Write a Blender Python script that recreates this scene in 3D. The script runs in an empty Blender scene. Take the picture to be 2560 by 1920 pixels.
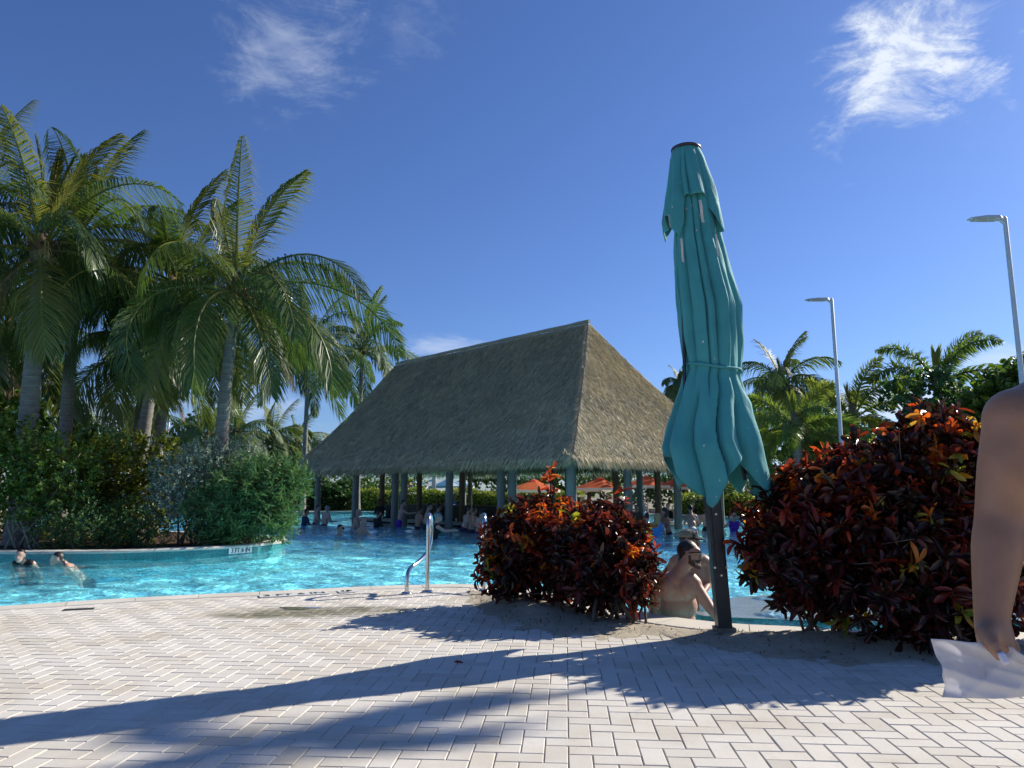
import bpy, bmesh, math, random
import numpy as np
from mathutils import Vector, Matrix, Euler
from mathutils.geometry import delaunay_2d_cdt

rng = np.random.default_rng(7)
random.seed(7)
R = math.radians
scene = bpy.context.scene
col = scene.collection

# ------------------------------------------------------------------ camera
CAM_H, PITCH, FPX = 1.13, R(8.5), 1800.0
cam_d = bpy.data.cameras.new('camera')
cam_d.sensor_width = 36.0
cam_d.lens = 36.0 * FPX / 2560.0
cam_d.clip_start = 0.05
cam_d.clip_end = 3000
cam = bpy.data.objects.new('camera', cam_d)
col.objects.link(cam)
cam.location = (0, 0, CAM_H)
cam.rotation_euler = (R(90) + PITCH, 0, 0)
scene.camera = cam

# ------------------------------------------------------------------ light
SUN_EL = R(32)
SUN_H = Vector((0.868, 0.497, 0)).normalized()
SUN_DIR = Vector((SUN_H.x * math.cos(SUN_EL), SUN_H.y * math.cos(SUN_EL), math.sin(SUN_EL)))
sun_d = bpy.data.lights.new('sun', 'SUN')
sun_d.energy = 5.0
sun_d.angle = R(0.53)
sun_d.color = (1.0, 0.93, 0.82)
sun_o = bpy.data.objects.new('sun', sun_d)
col.objects.link(sun_o)
sun_o.rotation_euler = (-SUN_DIR).to_track_quat('-Z', 'Y').to_euler()
sun_o.location = (20, 14, 20)

world = bpy.data.worlds.new('World')
scene.world = world
world.use_nodes = True
wt = world.node_tree
wt.nodes.clear()
def wn(t, **kw):
    n = wt.nodes.new(t)
    for k, v in kw.items():
        setattr(n, k, v)
    return n
w_out = wn('ShaderNodeOutputWorld')
w_bg = wn('ShaderNodeBackground')
SKY_STRENGTH = 0.085
w_bg.inputs['Strength'].default_value = SKY_STRENGTH
w_sky = wn('ShaderNodeTexSky')
w_sky.sky_type = 'NISHITA'
w_sky.sun_disc = False
w_sky.sun_elevation = SUN_EL
w_sky.sun_rotation = math.atan2(SUN_H.x, SUN_H.y)
w_sky.air_density = 1.0
w_sky.dust_density = 0.35
w_sky.ozone_density = 2.2
w_sky.altitude = 0
wt.links.new(w_bg.outputs[0], w_out.inputs[0])

scene.view_settings.view_transform = 'Standard'
scene.view_settings.look = 'None'
scene.view_settings.exposure = 0.55
scene.view_settings.gamma = 1.0
scene.view_settings.use_curve_mapping = False
scene.render.engine = 'CYCLES'
scene.cycles.use_denoising = True
scene.cycles.max_bounces = 10
scene.cycles.transparent_max_bounces = 16
scene.cycles.sample_clamp_indirect = 6.0

def at(px, py, Y):
    """point seen at pixel (px, py) of the photograph, Y metres ahead"""
    x = (px - 1280) / FPX
    y = (960 - py) / FPX
    c, s = math.cos(PITCH), math.sin(PITCH)
    d = Vector((x, c - y * s, s + y * c))
    return Vector((0, 0, CAM_H)) + d * (Y / d.y)
def gp(px, py, z=0.0):
    x = (px - 1280) / FPX
    y = (960 - py) / FPX
    c, s = math.cos(PITCH), math.sin(PITCH)
    d = Vector((x, c - y * s, s + y * c))
    return Vector((0, 0, CAM_H)) + d * ((z - CAM_H) / d.z)

# sky with wisps of cloud (a world at infinity)
def build_clouds():
    L = wt.links.new
    tc = wn('ShaderNodeTexCoord')
    def noise(scale, detail, rough, dist, stretch=(1, 1, 1), rot=(0, 0, 0), loc=(0, 0, 0)):
        mp = wn('ShaderNodeMapping')
        mp.inputs['Scale'].default_value = stretch
        mp.inputs['Rotation'].default_value = rot
        mp.inputs['Location'].default_value = loc
        L(tc.outputs['Generated'], mp.inputs[0])
        nz = wn('ShaderNodeTexNoise')
        nz.inputs['Scale'].default_value = scale
        nz.inputs['Detail'].default_value = detail
        nz.inputs['Roughness'].default_value = rough
        nz.inputs['Distortion'].default_value = dist
        L(mp.outputs[0], nz.inputs['Vector'])
        return nz.outputs[0]
    def math_(op, a, b=None, clamp=False):
        m = wn('ShaderNodeMath', operation=op, use_clamp=clamp)
        for i, v in enumerate((a, b)):
            if v is None:
                continue
            if isinstance(v, (int, float)):
                m.inputs[i].default_value = v
            else:
                L(v, m.inputs[i])
        return m.outputs[0]
    def blob(px, py, rx, ry, tilt=0.0):
        """soft elliptical patch of sky around a direction"""
        d = (at(px, py, 10) - Vector((0, 0, CAM_H))).normalized()
        q = d.to_track_quat('Y', 'Z')
        vr = wn('ShaderNodeVectorMath', operation='SUBTRACT')
        L(tc.outputs['Generated'], vr.inputs[0])
        vr.inputs[1].default_value = d
        ex = q @ Vector((math.cos(tilt), 0, math.sin(tilt)))
        ez = q @ Vector((-math.sin(tilt), 0, math.cos(tilt)))
        o = []
        for e, r in ((ex, rx / FPX), (ez, ry / FPX)):
            dt = wn('ShaderNodeVectorMath', operation='DOT_PRODUCT')
            L(vr.outputs[0], dt.inputs[0])
            dt.inputs[1].default_value = e / r
            o.append(math_('POWER', dt.outputs['Value'], 2.0))
        dd = math_('SQRT', math_('ADD', o[0], o[1]))
        return math_('SUBTRACT', 1.0, dd, True)
    def ramp(v, lo, hi):
        m = wn('ShaderNodeMapRange', interpolation_type='SMOOTHSTEP')
        L(v, m.inputs[0])
        m.inputs[1].default_value = lo
        m.inputs[2].default_value = hi
        return m.outputs[0]
    wisp = noise(11.0, 10.0, 0.66, 0.6, (0.75, 1.0, 1.3), (0, R(-40), 0), (0.9, 0.4, 0.2))
    fine = noise(15.0, 9.0, 0.70, 0.8, (0.6, 1.0, 1.7), (0, R(-48), 0), (1.3, 2.2, 0.4))
    comb = math_('ADD', math_('MULTIPLY', wisp, 0.55), math_('MULTIPLY', fine, 0.45))
    total = None
    for (px, py, rx, ry, tl, lo, hi, amt) in (
            (2270, 160, 330, 260, 0.5, 0.62, 0.86, 0.75),
            (2400, 190, 120, 190, 0.25, 0.60, 0.84, 0.8),
            (2210, 20, 140, 100, 0.2, 0.60, 0.86, 0.7),
            (2190, 200, 120, 90, 0.6, 0.62, 0.84, 0.6),
            (720, 90, 300, 290, -0.5, 0.60, 0.92, 0.42),
            (1010, 60, 160, 130, 0.2, 0.60, 0.95, 0.2),
            (190, 1090, 190, 90, 0.0, 0.52, 0.72, 0.8),
            (620, 1010, 460, 110, 0.0, 0.58, 0.85, 0.4),
            (1090, 870, 200, 50, 0.05, 0.56, 0.8, 0.4),
            (2250, 1000, 320, 60, 0.0, 0.52, 0.75, 0.7),
            (2480, 905, 130, 60, 0.1, 0.56, 0.85, 0.45)):
        b = blob(px, py, rx, ry, tl)
        v = ramp(math_('ADD', comb, math_('MULTIPLY', b, 0.26)), lo, hi)
        v = math_('MULTIPLY', v, math_('MULTIPLY', ramp(b, 0.0, 0.5), amt))
        total = v if total is None else math_('ADD', total, v, True)
    # the rest of the sky carries a few faint wisps as well
    far = math_('MULTIPLY', ramp(comb, 0.60, 0.80), 0.12)
    total = math_('ADD', total, far, True)
    mix = wn('ShaderNodeMix', data_type='RGBA')
    L(total, mix.inputs['Factor'])
    # the clear deep blue of dry trade-wind air
    tint = wn('ShaderNodeMix', data_type='RGBA', blend_type='MULTIPLY')
    tint.inputs['Factor'].default_value = 1.0
    L(w_sky.outputs[0], tint.inputs['A'])
    tint.inputs['B'].default_value = (0.52, 0.68, 1.04, 1)
    L(tint.outputs['Result'], mix.inputs['A'])
    mix.inputs['B'].default_value = (6.6, 7.2, 8.2, 1)
    L(mix.outputs['Result'], w_bg.inputs[0])
build_clouds()

# ------------------------------------------------------------------ helpers
def tag(o, label=None, cat=None, group=None, kind=None):
    if label: o['label'] = label
    if cat: o['category'] = cat
    if group: o['group'] = group
    if kind: o['kind'] = kind
    return o
def empty(name, loc=(0, 0, 0), rz=0.0):
    o = bpy.data.objects.new(name, None)
    o.empty_display_size = 0.2
    col.objects.link(o)
    o.location = loc
    o.rotation_euler = (0, 0, rz)
    return o
def link(name, me, mat=None, parent=None, loc=None):
    o = bpy.data.objects.new(name, me)
    col.objects.link(o)
    if mat is not None and len(me.materials) == 0:
        for m in (mat if isinstance(mat, (list, tuple)) else [mat]):
            me.materials.append(m)
    if parent is not None:
        o.parent = parent
    if loc is not None:
        o.location = loc
    return o
def mesh(name, V, F, smooth=False, attrs=None, mi=None):
    """V Nx3; F a list of arrays (M,k) or a list of tuples"""
    me = bpy.data.meshes.new(name)
    V = np.asarray(V, dtype=np.float32).reshape(-1, 3)
    if isinstance(F, np.ndarray):
        F = [F]
    if len(F) and not isinstance(F[0], np.ndarray):
        me.from_pydata([tuple(map(float, v)) for v in V], [], [tuple(int(i) for i in f) for f in F])
    else:
        nl = sum(f.size for f in F)
        nf = sum(len(f) for f in F)
        me.vertices.add(len(V))
        me.vertices.foreach_set('co', V.ravel())
        me.loops.add(nl)
        me.loops.foreach_set('vertex_index', np.concatenate([f.ravel() for f in F]).astype(np.int32))
        me.polygons.add(nf)
        tot = np.concatenate([np.full(len(f), f.shape[1], np.int32) for f in F])
        st = np.concatenate([[0], np.cumsum(tot)[:-1]]).astype(np.int32)
        me.polygons.foreach_set('loop_start', st)
    if attrs:
        for k, a in attrs.items():
            at_ = me.attributes.new(k, 'FLOAT', 'POINT')
            at_.data.foreach_set('value', np.asarray(a, np.float32))
    me.update(calc_edges=True)
    if mi is not None:
        me.polygons.foreach_set('material_index', np.asarray(mi, np.int32))
    me.polygons.foreach_set('use_smooth', np.full(len(me.polygons), bool(smooth)))
    me.validate()
    return me
class MB:
    """collects shapes into one mesh"""
    def __init__(s):
        s.V = []; s.F = []; s.n = 0; s.M = []
    def add(s, V, F, m=0):
        V = np.asarray(V, float).reshape(-1, 3)
        s.V.append(V)
        for f in F:
            s.F.append(tuple(int(i) + s.n for i in f)); s.M.append(m)
        s.n += len(V)
        return s
    def box(s, c, d, rz=0.0, m=0, tilt=None):
        x, y, z = d[0] / 2, d[1] / 2, d[2] / 2
        P = np.array([(i * x, j * y, k * z) for k in (-1, 1) for j in (-1, 1) for i in (-1, 1)], float)
        if tilt is not None:
            P = P @ np.array(Euler(tilt).to_matrix()).T
        ca, sa = math.cos(rz), math.sin(rz)
        P = P @ np.array([[ca, sa, 0], [-sa, ca, 0], [0, 0, 1]])
        return s.add(P + np.array(c, float), [(0, 2, 3, 1), (4, 5, 7, 6), (0, 1, 5, 4), (2, 6, 7, 3), (0, 4, 6, 2), (1, 3, 7, 5)], m)
    def tube(s, P, r, n=8, m=0, caps=True):
        V, F = tube(P, r, n, caps)
        return s.add(V, F, m)
    def lathe(s, c, prof, n=16, m=0, caps=True):
        c = np.array(c, float)
        V = []; F = []
        for (r, z) in prof:
            for k in range(n):
                a = 2 * math.pi * k / n
                V.append((r * math.cos(a), r * math.sin(a), z))
        for i in range(len(prof) - 1):
            for k in range(n):
                k2 = (k + 1) % n
                F.append((i * n + k, i * n + k2, (i + 1) * n + k2, (i + 1) * n + k))
        if caps:
            F.append(tuple(range(n))[::-1])
            F.append(tuple((len(prof) - 1) * n + k for k in range(n)))
        return s.add(np.array(V) + c, F, m)
    def sphere(s, c, r, n=10, k=7, m=0):
        pr = [(max(1e-4, math.sin(math.pi * i / k)), -math.cos(math.pi * i / k)) for i in range(k + 1)]
        r = np.array(r if hasattr(r, '__len__') else (r, r, r), float)
        q = MB().lathe((0, 0, 0), pr, n, caps=False)
        return s.add(q.V[0] * r + np.array(c, float), q.F, m)
    def build(s, name, mat, parent=None, smooth=False, loc=None):
        me = mesh(name, np.concatenate(s.V), s.F, smooth, mi=s.M)
        return link(name, me, mat, parent, loc)
def tube(P, r, n=8, caps=True):
    P = [Vector(p) for p in P]
    k = len(P)
    if not hasattr(r, '__len__'):
        r = [r] * k
    V = []; F = []
    up = None
    for i in range(k):
        t = (P[min(i + 1, k - 1)] - P[max(i - 1, 0)])
        t = t.normalized() if t.length > 1e-9 else Vector((0, 0, 1))
        if up is None:
            up = Vector((1, 0, 0)) if abs(t.x) < 0.9 else Vector((0, 1, 0))
        up = (up - t * up.dot(t)).normalized()
        b = t.cross(up)
        for j in range(n):
            a = 2 * math.pi * j / n
            V.append(tuple(P[i] + (up * math.cos(a) + b * math.sin(a)) * r[i]))
    for i in range(k - 1):
        for j in range(n):
            j2 = (j + 1) % n
            F.append((i * n + j, i * n + j2, (i + 1) * n + j2, (i + 1) * n + j))
    if caps:
        F.append(tuple(range(n))[::-1])
        F.append(tuple((k - 1) * n + j for j in range(n)))
    return np.array(V), F
def catmull(P, n=6, closed=False):
    P = [np.array(p, float) for p in P]
    k = len(P)
    out = []
    for i in range(k if closed else k - 1):
        if closed:
            a, b, c, d = P[(i - 1) % k], P[i], P[(i + 1) % k], P[(i + 2) % k]
        else:
            a, b, c, d = P[max(i - 1, 0)], P[i], P[i + 1], P[min(i + 2, k - 1)]
        for j in range(n):
            t = j / n
            out.append(0.5 * (2 * b + (c - a) * t + (2 * a - 5 * b + 4 * c - d) * t * t + (3 * b - a - 3 * c + d) * t ** 3))
    if not closed:
        out.append(P[-1])
    return out
def unit(A):
    return A / np.maximum(np.linalg.norm(A, axis=-1, keepdims=True), 1e-9)
def scatter(tmpl, faces, P, U, N, S, W=None):
    """copies of a leaf template: P base points, U length axes, N normals, S lengths, W widths"""
    U = unit(U)
    N = unit(N - U * np.sum(N * U, 1, keepdims=True))
    X = np.cross(U, N)
    T = np.asarray(tmpl, float)
    S = np.asarray(S, float).reshape(-1, 1, 1)
    Wd = S if W is None else np.asarray(W, float).reshape(-1, 1, 1)
    V = P[:, None, :] + Wd * T[None, :, 0:1] * X[:, None, :] + S * (T[None, :, 1:2] * U[:, None, :]) + S * T[None, :, 2:3] * N[:, None, :]
    k = len(T)
    off = (np.arange(len(P)) * k)[:, None, None]
    out = []
    for sz in sorted({len(f) for f in faces}):
        f = np.array([g for g in faces if len(g) == sz], np.int64)
        out.append((f[None] + off).reshape(-1, sz))
    return V.reshape(-1, 3), out
def in_poly(P, poly):
    P = np.asarray(P, float)
    x, y = P[:, 0], P[:, 1]
    ins = np.zeros(len(P), bool)
    n = len(poly)
    j = n - 1
    for i in range(n):
        xi, yi = poly[i][0], poly[i][1]
        xj, yj = poly[j][0], poly[j][1]
        c = ((yi > y) != (yj > y)) & (x < (xj - xi) * (y - yi) / ((yj - yi) or 1e-12) + xi)
        ins ^= c
        j = i
    return ins
def poly_dist(P, poly, closed=True):
    P = np.asarray(P, float)[:, :2]
    best = np.full(len(P), 1e9)
    n = len(poly)
    for i in range(n if closed else n - 1):
        a = np.array(poly[i][:2], float)
        b = np.array(poly[(i + 1) % n][:2], float)
        d = b - a
        t = np.clip(((P - a) @ d) / max(d @ d, 1e-12), 0, 1)
        best = np.minimum(best, np.linalg.norm(P - a - t[:, None] * d, axis=1))
    return best
def offset_line(P, d, closed=False):
    """shift a 2-D polyline to its left by d"""
    P = np.array([p[:2] for p in P], float)
    if closed:
        T = np.roll(P, -1, 0) - np.roll(P, 1, 0)
    else:
        T = np.gradient(P, axis=0)
    T = unit(T)
    return P + d * np.stack([-T[:, 1], T[:, 0]], 1)
def vnoise(P, scale=1.0, seed=0):
    """cheap smooth noise in -1..1 from sums of sines"""
    r = np.random.default_rng(seed)
    P = np.asarray(P, float) * scale
    out = np.zeros(len(P))
    for k in range(7):
        w = r.normal(size=P.shape[1]) * (1 + 0.55 * k)
        out += np.sin(P @ w + r.uniform(0, 6.28)) / (1 + 0.45 * k)
    return out / 3.2

# a scratch scene, so that meshing a figure or a word does not re-evaluate everything
scratch = bpy.data.scenes.new('scratch')
def evaluated_mesh(o):
    scratch.collection.objects.link(o)
    vl = scratch.view_layers[0]
    vl.update()
    me = bpy.data.meshes.new_from_object(o.evaluated_get(vl.depsgraph))
    scratch.collection.objects.unlink(o)
    bpy.data.objects.remove(o)
    return me

# ------------------------------------------------------------------ materials
def new_mat(name):
    m = bpy.data.materials.new(name)
    m.use_nodes = True
    t = m.node_tree
    b = t.nodes['Principled BSDF']
    return m, t, b
def nd(t, typ, **kw):
    n = t.nodes.new(typ)
    for k, v in kw.items():
        if k in n.inputs.keys() if isinstance(k, str) else False:
            n.inputs[k].default_value = v
        else:
            setattr(n, k, v)
    return n
def rgb(c):
    return (c[0], c[1], c[2], 1.0)
def ramp_node(t, stops, interp='LINEAR'):
    n = t.nodes.new('ShaderNodeValToRGB')
    n.color_ramp.interpolation = interp
    e = n.color_ramp.elements
    while len(e) < len(stops):
        e.new(0.5)
    for i, (p, c) in enumerate(stops):
        e[i].position = p
        e[i].color = rgb(c)
    return n
def mixc(t, fac, a, b, mode='MIX'):
    n = t.nodes.new('ShaderNodeMix')
    n.data_type = 'RGBA'
    n.blend_type = mode
    for nm, v in (('Factor', fac), ('A', a), ('B', b)):
        s = n.inputs[nm]
        if isinstance(v, bpy.types.NodeSocket):
            t.links.new(v, s)
        elif nm == 'Factor':
            s.default_value = v
        else:
            s.default_value = rgb(v)
    return n.outputs['Result']
def noise_node(t, scale, detail=4, rough=0.55, coord='Object', stretch=None, dist=0.0):
    tc = t.nodes.new('ShaderNodeTexCoord')
    src = tc.outputs[coord] if coord != 'World' else None
    if coord == 'World':
        g = t.nodes.new('ShaderNodeNewGeometry')
        src = g.outputs['Position']
    if stretch:
        mp = t.nodes.new('ShaderNodeMapping')
        mp.inputs['Scale'].default_value = stretch
        t.links.new(src, mp.inputs[0])
        src = mp.outputs[0]
    n = t.nodes.new('ShaderNodeTexNoise')
    n.inputs['Scale'].default_value = scale
    n.inputs['Detail'].default_value = detail
    n.inputs['Roughness'].default_value = rough
    n.inputs['Distortion'].default_value = dist
    t.links.new(src, n.inputs['Vector'])
    return n.outputs[0]
def bump(t, b, h, strength=0.3, dist=0.01):
    n = t.nodes.new('ShaderNodeBump')
    n.inputs['Strength'].default_value = strength
    n.inputs['Distance'].default_value = dist
    t.links.new(h, n.inputs['Height'])
    t.links.new(n.outputs[0], b.inputs['Normal'])
    return n
def simple(name, c1, c2=None, scale=8.0, rough=0.6, metal=0.0, bstr=0.0, bdist=0.01, stretch=None, coord='Object', spec=0.5, detail=4):
    m, t, b = new_mat(name)
    b.inputs['Roughness'].default_value = rough
    b.inputs['Metallic'].default_value = metal
    b.inputs['Specular IOR Level'].default_value = spec
    if c2 is None:
        c2 = tuple(x * 0.75 for x in c1)
    nz = noise_node(t, scale, detail, 0.6, coord, stretch)
    r = ramp_node(t, [(0.3, c1), (0.7, c2)])
    t.links.new(nz, r.inputs[0])
    t.links.new(r.outputs[0], b.inputs['Base Color'])
    if bstr:
        bump(t, b, nz, bstr, bdist)
    return m
def leaf_mat(name, stops, trans=0.35, rough=0.4, tint_attr=False, spec=0.5):
    """leaf: colour by leaf (random per island or a stored tint), some light passes through"""
    m, t, b = new_mat(name)
    b.inputs['Roughness'].default_value = rough
    b.inputs['Specular IOR Level'].default_value = spec
    if tint_attr:
        a = t.nodes.new('ShaderNodeAttribute')
        a.attribute_name = 'tint'
        v = a.outputs['Fac']
    else:
        g = t.nodes.new('ShaderNodeNewGeometry')
        oi = t.nodes.new('ShaderNodeObjectInfo')
        a = t.nodes.new('ShaderNodeMath'); a.operation = 'ADD'
        t.links.new(g.outputs['Random Per Island'], a.inputs[0])
        t.links.new(oi.outputs['Random'], a.inputs[1])
        f = t.nodes.new('ShaderNodeMath'); f.operation = 'FRACT'
        t.links.new(a.outputs[0], f.inputs[0])
        v = f.outputs[0]
    r = ramp_node(t, stops)
    t.links.new(v, r.inputs[0])
    t.links.new(r.outputs[0], b.inputs['Base Color'])
    tr = t.nodes.new('ShaderNodeBsdfTranslucent')
    br = mixc(t, 1.0, r.outputs[0], (1.5, 1.6, 0.9), 'MULTIPLY')
    t.links.new(br, tr.inputs[0])
    mx = t.nodes.new('ShaderNodeMixShader')
    mx.inputs[0].default_value = trans
    t.links.new(b.outputs[0], mx.inputs[1])
    t.links.new(tr.outputs[0], mx.inputs[2])
    t.links.new(mx.outputs[0], t.nodes['Material Output'].inputs[0])
    return m
# ------------------------------------------------------------------ ground, pool, deck
WATER_Z, FLOOR_Z = -0.13, -0.52
near_px = [(30, 1515), (412, 1492), (694, 1479), (874, 1469), (1018, 1464), (1192, 1463), (1397, 1488),
           (1605, 1532), (1796, 1558), (1980, 1568), (2137, 1577), (2517, 1583)]
near = [(-16, -1.0), (-11, 3.6), (-7.6, 5.95)] + [tuple(gp(*p)[:2]) for p in near_px] + [(5.6, 6.35), (7.4, 7.3), (8.6, 9.4), (8.9, 12.5)]
near = [tuple(p[:2]) for p in catmull([(x, y, 0) for x, y in near], 7)]
far = [(8.9, 16.5), (8.9, 21), (9.6, 25), (11.2, 28.5), (10.8, 32), (7.5, 38), (-2, 44), (-14, 42), (-30, 36), (-38, 20), (-30, 4)]
POOL = near + far
isl_px = [(-9.43, 13.55), (-8.4, 13.58), (-7.3, 13.75), (-6.3, 14.3), (-5.55, 15.05), (-5.2, 16.1), (-5.35, 17.3), (-6.4, 18.7), (-9, 20.2),
          (-14, 20.8), (-19, 19.5), (-22, 16.8), (-20, 14.6), (-16, 13.7), (-12.5, 13.45)]
ISL = [tuple(p[:2]) for p in catmull([(x, y, 0) for x, y in isl_px], 8, True)]
LEDGE = [tuple(p[:2]) for p in catmull([(x, y, 0) for x, y in [(1.88, 7.62), (2.25, 7.42), (3.3, 7.2), (4.6, 7.15), (6.0, 7.6), (7.4, 9.0), (6.9, 10.2), (5.2, 9.7), (3.6, 9.15), (2.6, 8.8), (1.95, 8.25)]], 5, True)]

# -- materials of the setting
def ground_material():
    m, t, b = new_mat('ground_sand_grass')
    n1 = noise_node(t, 0.12, 4, 0.6, 'World')
    n2 = noise_node(t, 60, 3, 0.7, 'World')
    r1 = ramp_node(t, [(0.42, (0.36, 0.31, 0.23)), (0.55, (0.07, 0.10, 0.03))])
    t.links.new(n1, r1.inputs[0])
    c = mixc(t, n2, r1.outputs[0], (0.16, 0.14, 0.10))
    t.links.new(c, b.inputs['Base Color'])
    b.inputs['Roughness'].default_value = 0.95
    bump(t, b, n2, 0.5, 0.01)
    return m
M_ground = ground_material()

def sand_material(name='bed_sand', a=(0.58, 0.52, 0.40), bb=(0.42, 0.37, 0.28)):
    m, t, b = new_mat(name)
    n1 = noise_node(t, 3.0, 6, 0.65, 'World')
    n2 = noise_node(t, 130, 3, 0.75, 'World')
    n3 = noise_node(t, 24, 4, 0.7, 'World')
    r1 = ramp_node(t, [(0.3, a), (0.72, bb)])
    t.links.new(n1, r1.inputs[0])
    r2 = ramp_node(t, [(0.35, (0.5, 0.45, 0.4)), (0.6, (1.1, 1.1, 1.1))])
    t.links.new(n2, r2.inputs[0])
    c = mixc(t, 0.65, r1.outputs[0], r2.outputs[0], 'MULTIPLY')
    t.links.new(c, b.inputs['Base Color'])
    b.inputs['Roughness'].default_value = 0.95
    b.inputs['Specular IOR Level'].default_value = 0.2
    ad = t.nodes.new('ShaderNodeMath'); ad.operation = 'ADD'
    t.links.new(n2, ad.inputs[0]); t.links.new(n3, ad.inputs[1])
    bump(t, b, ad.outputs[0], 0.9, 0.012)
    return m
M_sand = sand_material()
M_mulch = sand_material('mulch', (0.10, 0.06, 0.035), (0.035, 0.022, 0.014))

STAIN = [(gp(760, 1532), 0.95, 0.40), (gp(900, 1524), 0.75, 0.30), (gp(640, 1538), 0.55, 0.26)]
def paver_material():
    m, t, b = new_mat('concrete_paver')
    g = t.nodes.new('ShaderNodeNewGeometry')
    oi = t.nodes.new('ShaderNodeObjectInfo')
    ad = t.nodes.new('ShaderNodeMath'); ad.operation = 'ADD'
    t.links.new(g.outputs['Random Per Island'], ad.inputs[0]); t.links.new(oi.outputs['Random'], ad.inputs[1])
    fr = t.nodes.new('ShaderNodeMath'); fr.operation = 'FRACT'
    t.links.new(ad.outputs[0], fr.inputs[0])
    base = ramp_node(t, [(0.0, (0.56, 0.525, 0.462)), (0.3, (0.625, 0.588, 0.52)), (0.6, (0.595, 0.562, 0.505)), (0.85, (0.645, 0.61, 0.545)), (1.0, (0.51, 0.475, 0.41))])
    t.links.new(fr.outputs[0], base.inputs[0])
    fine = noise_node(t, 260, 3, 0.8, 'World')
    fr2 = ramp_node(t, [(0.30, (0.55, 0.53, 0.5)), (0.45, (0.97, 0.97, 0.97)), (0.75, (1.08, 1.08, 1.08))])
    t.links.new(fine, fr2.inputs[0])
    c = mixc(t, 0.8, base.outputs[0], fr2.outputs[0], 'MULTIPLY')
    big = noise_node(t, 1.3, 5, 0.62, 'World')
    br = ramp_node(t, [(0.33, (0.84, 0.81, 0.74)), (0.55, (1.02, 1.02, 1.02))])
    t.links.new(big, br.inputs[0])
    c = mixc(t, 0.9, c, br.outputs[0], 'MULTIPLY')
    mid = noise_node(t, 9, 4, 0.7, 'World')
    mr = ramp_node(t, [(0.60, (1, 1, 1)), (0.74, (0.72, 0.66, 0.54))])
    t.links.new(mid, mr.inputs[0])
    c = mixc(t, 0.55, c, mr.outputs[0], 'MULTIPLY')
    # damp, slightly green stain by the ladder
    total = None
    for (p, rx, ry) in STAIN:
        sub = t.nodes.new('ShaderNodeVectorMath'); sub.operation = 'SUBTRACT'
        t.links.new(g.outputs['Position'], sub.inputs[0]); sub.inputs[1].default_value = (p.x, p.y, 0)
        mul = t.nodes.new('ShaderNodeVectorMath'); mul.operation = 'MULTIPLY'
        t.links.new(sub.outputs[0], mul.inputs[0]); mul.inputs[1].default_value = (1 / rx, 1 / ry, 0)
        ln = t.nodes.new('ShaderNodeVectorMath'); ln.operation = 'LENGTH'
        t.links.new(mul.outputs[0], ln.inputs[0])
        mr_ = t.nodes.new('ShaderNodeMapRange'); mr_.interpolation_type = 'SMOOTHSTEP'
        t.links.new(ln.outputs['Value'], mr_.inputs[0])
        mr_.inputs[1].default_value = 1.15; mr_.inputs[2].default_value = 0.25
        if total is None:
            total = mr_.outputs[0]
        else:
            mx = t.nodes.new('ShaderNodeMath'); mx.operation = 'MAXIMUM'
            t.links.new(total, mx.inputs[0]); t.links.new(mr_.outputs[0], mx.inputs[1])
            total = mx.outputs[0]
    nz = noise_node(t, 5, 5, 0.65, 'World')
    ml = t.nodes.new('ShaderNodeMath'); ml.operation = 'MULTIPLY'; ml.use_clamp = True
    nr = t.nodes.new('ShaderNodeMapRange'); t.links.new(nz, nr.inputs[0]); nr.inputs[1].default_value = 0.22; nr.inputs[2].default_value = 0.5
    t.links.new(total, ml.inputs[0]); t.links.new(nr.outputs[0], ml.inputs[1])
    c = mixc(t, ml.outputs[0], c, (0.20, 0.185, 0.125))
    t.links.new(c, b.inputs['Base Color'])
    rr = t.nodes.new('ShaderNodeMapRange'); t.links.new(ml.outputs[0], rr.inputs[0]); rr.inputs[3].default_value = 0.88; rr.inputs[4].default_value = 0.6
    t.links.new(rr.outputs[0], b.inputs['Roughness'])
    b.inputs['Specular IOR Level'].default_value = 0.3
    bump(t, b, fine, 0.35, 0.003)
    return m
M_paver = paver_material()

def stone_material(name, a, bb, sc=60):
    m, t, b = new_mat(name)
    n1 = noise_node(t, 2.2, 5, 0.6, 'World'); n2 = noise_node(t, sc * 3, 3, 0.7, 'World')
    g = t.nodes.new('ShaderNodeNewGeometry')
    oi = t.nodes.new('ShaderNodeObjectInfo')
    r1 = ramp_node(t, [(0.3, a), (0.75, bb)])
    t.links.new(n1, r1.inputs[0])
    r2 = ramp_node(t, [(0.3, (0.75, 0.74, 0.72)), (0.55, (1.03, 1.03, 1.03))])
    t.links.new(n2, r2.inputs[0])
    c = mixc(t, 0.6, r1.outputs[0], r2.outputs[0], 'MULTIPLY')
    r3 = ramp_node(t, [(0, (0.92, 0.91, 0.89)), (1, (1.04, 1.04, 1.04))])
    t.links.new(oi.outputs['Random'], r3.inputs[0])
    c = mixc(t, 1.0, c, r3.outputs[0], 'MULTIPLY')
    t.links.new(c, b.inputs['Base Color'])
    b.inputs['Roughness'].default_value = 0.8
    bump(t, b, n2, 0.25, 0.003)
    return m
M_coping = stone_material('coping_stone', (0.66, 0.62, 0.54), (0.52, 0.48, 0.41))

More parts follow.
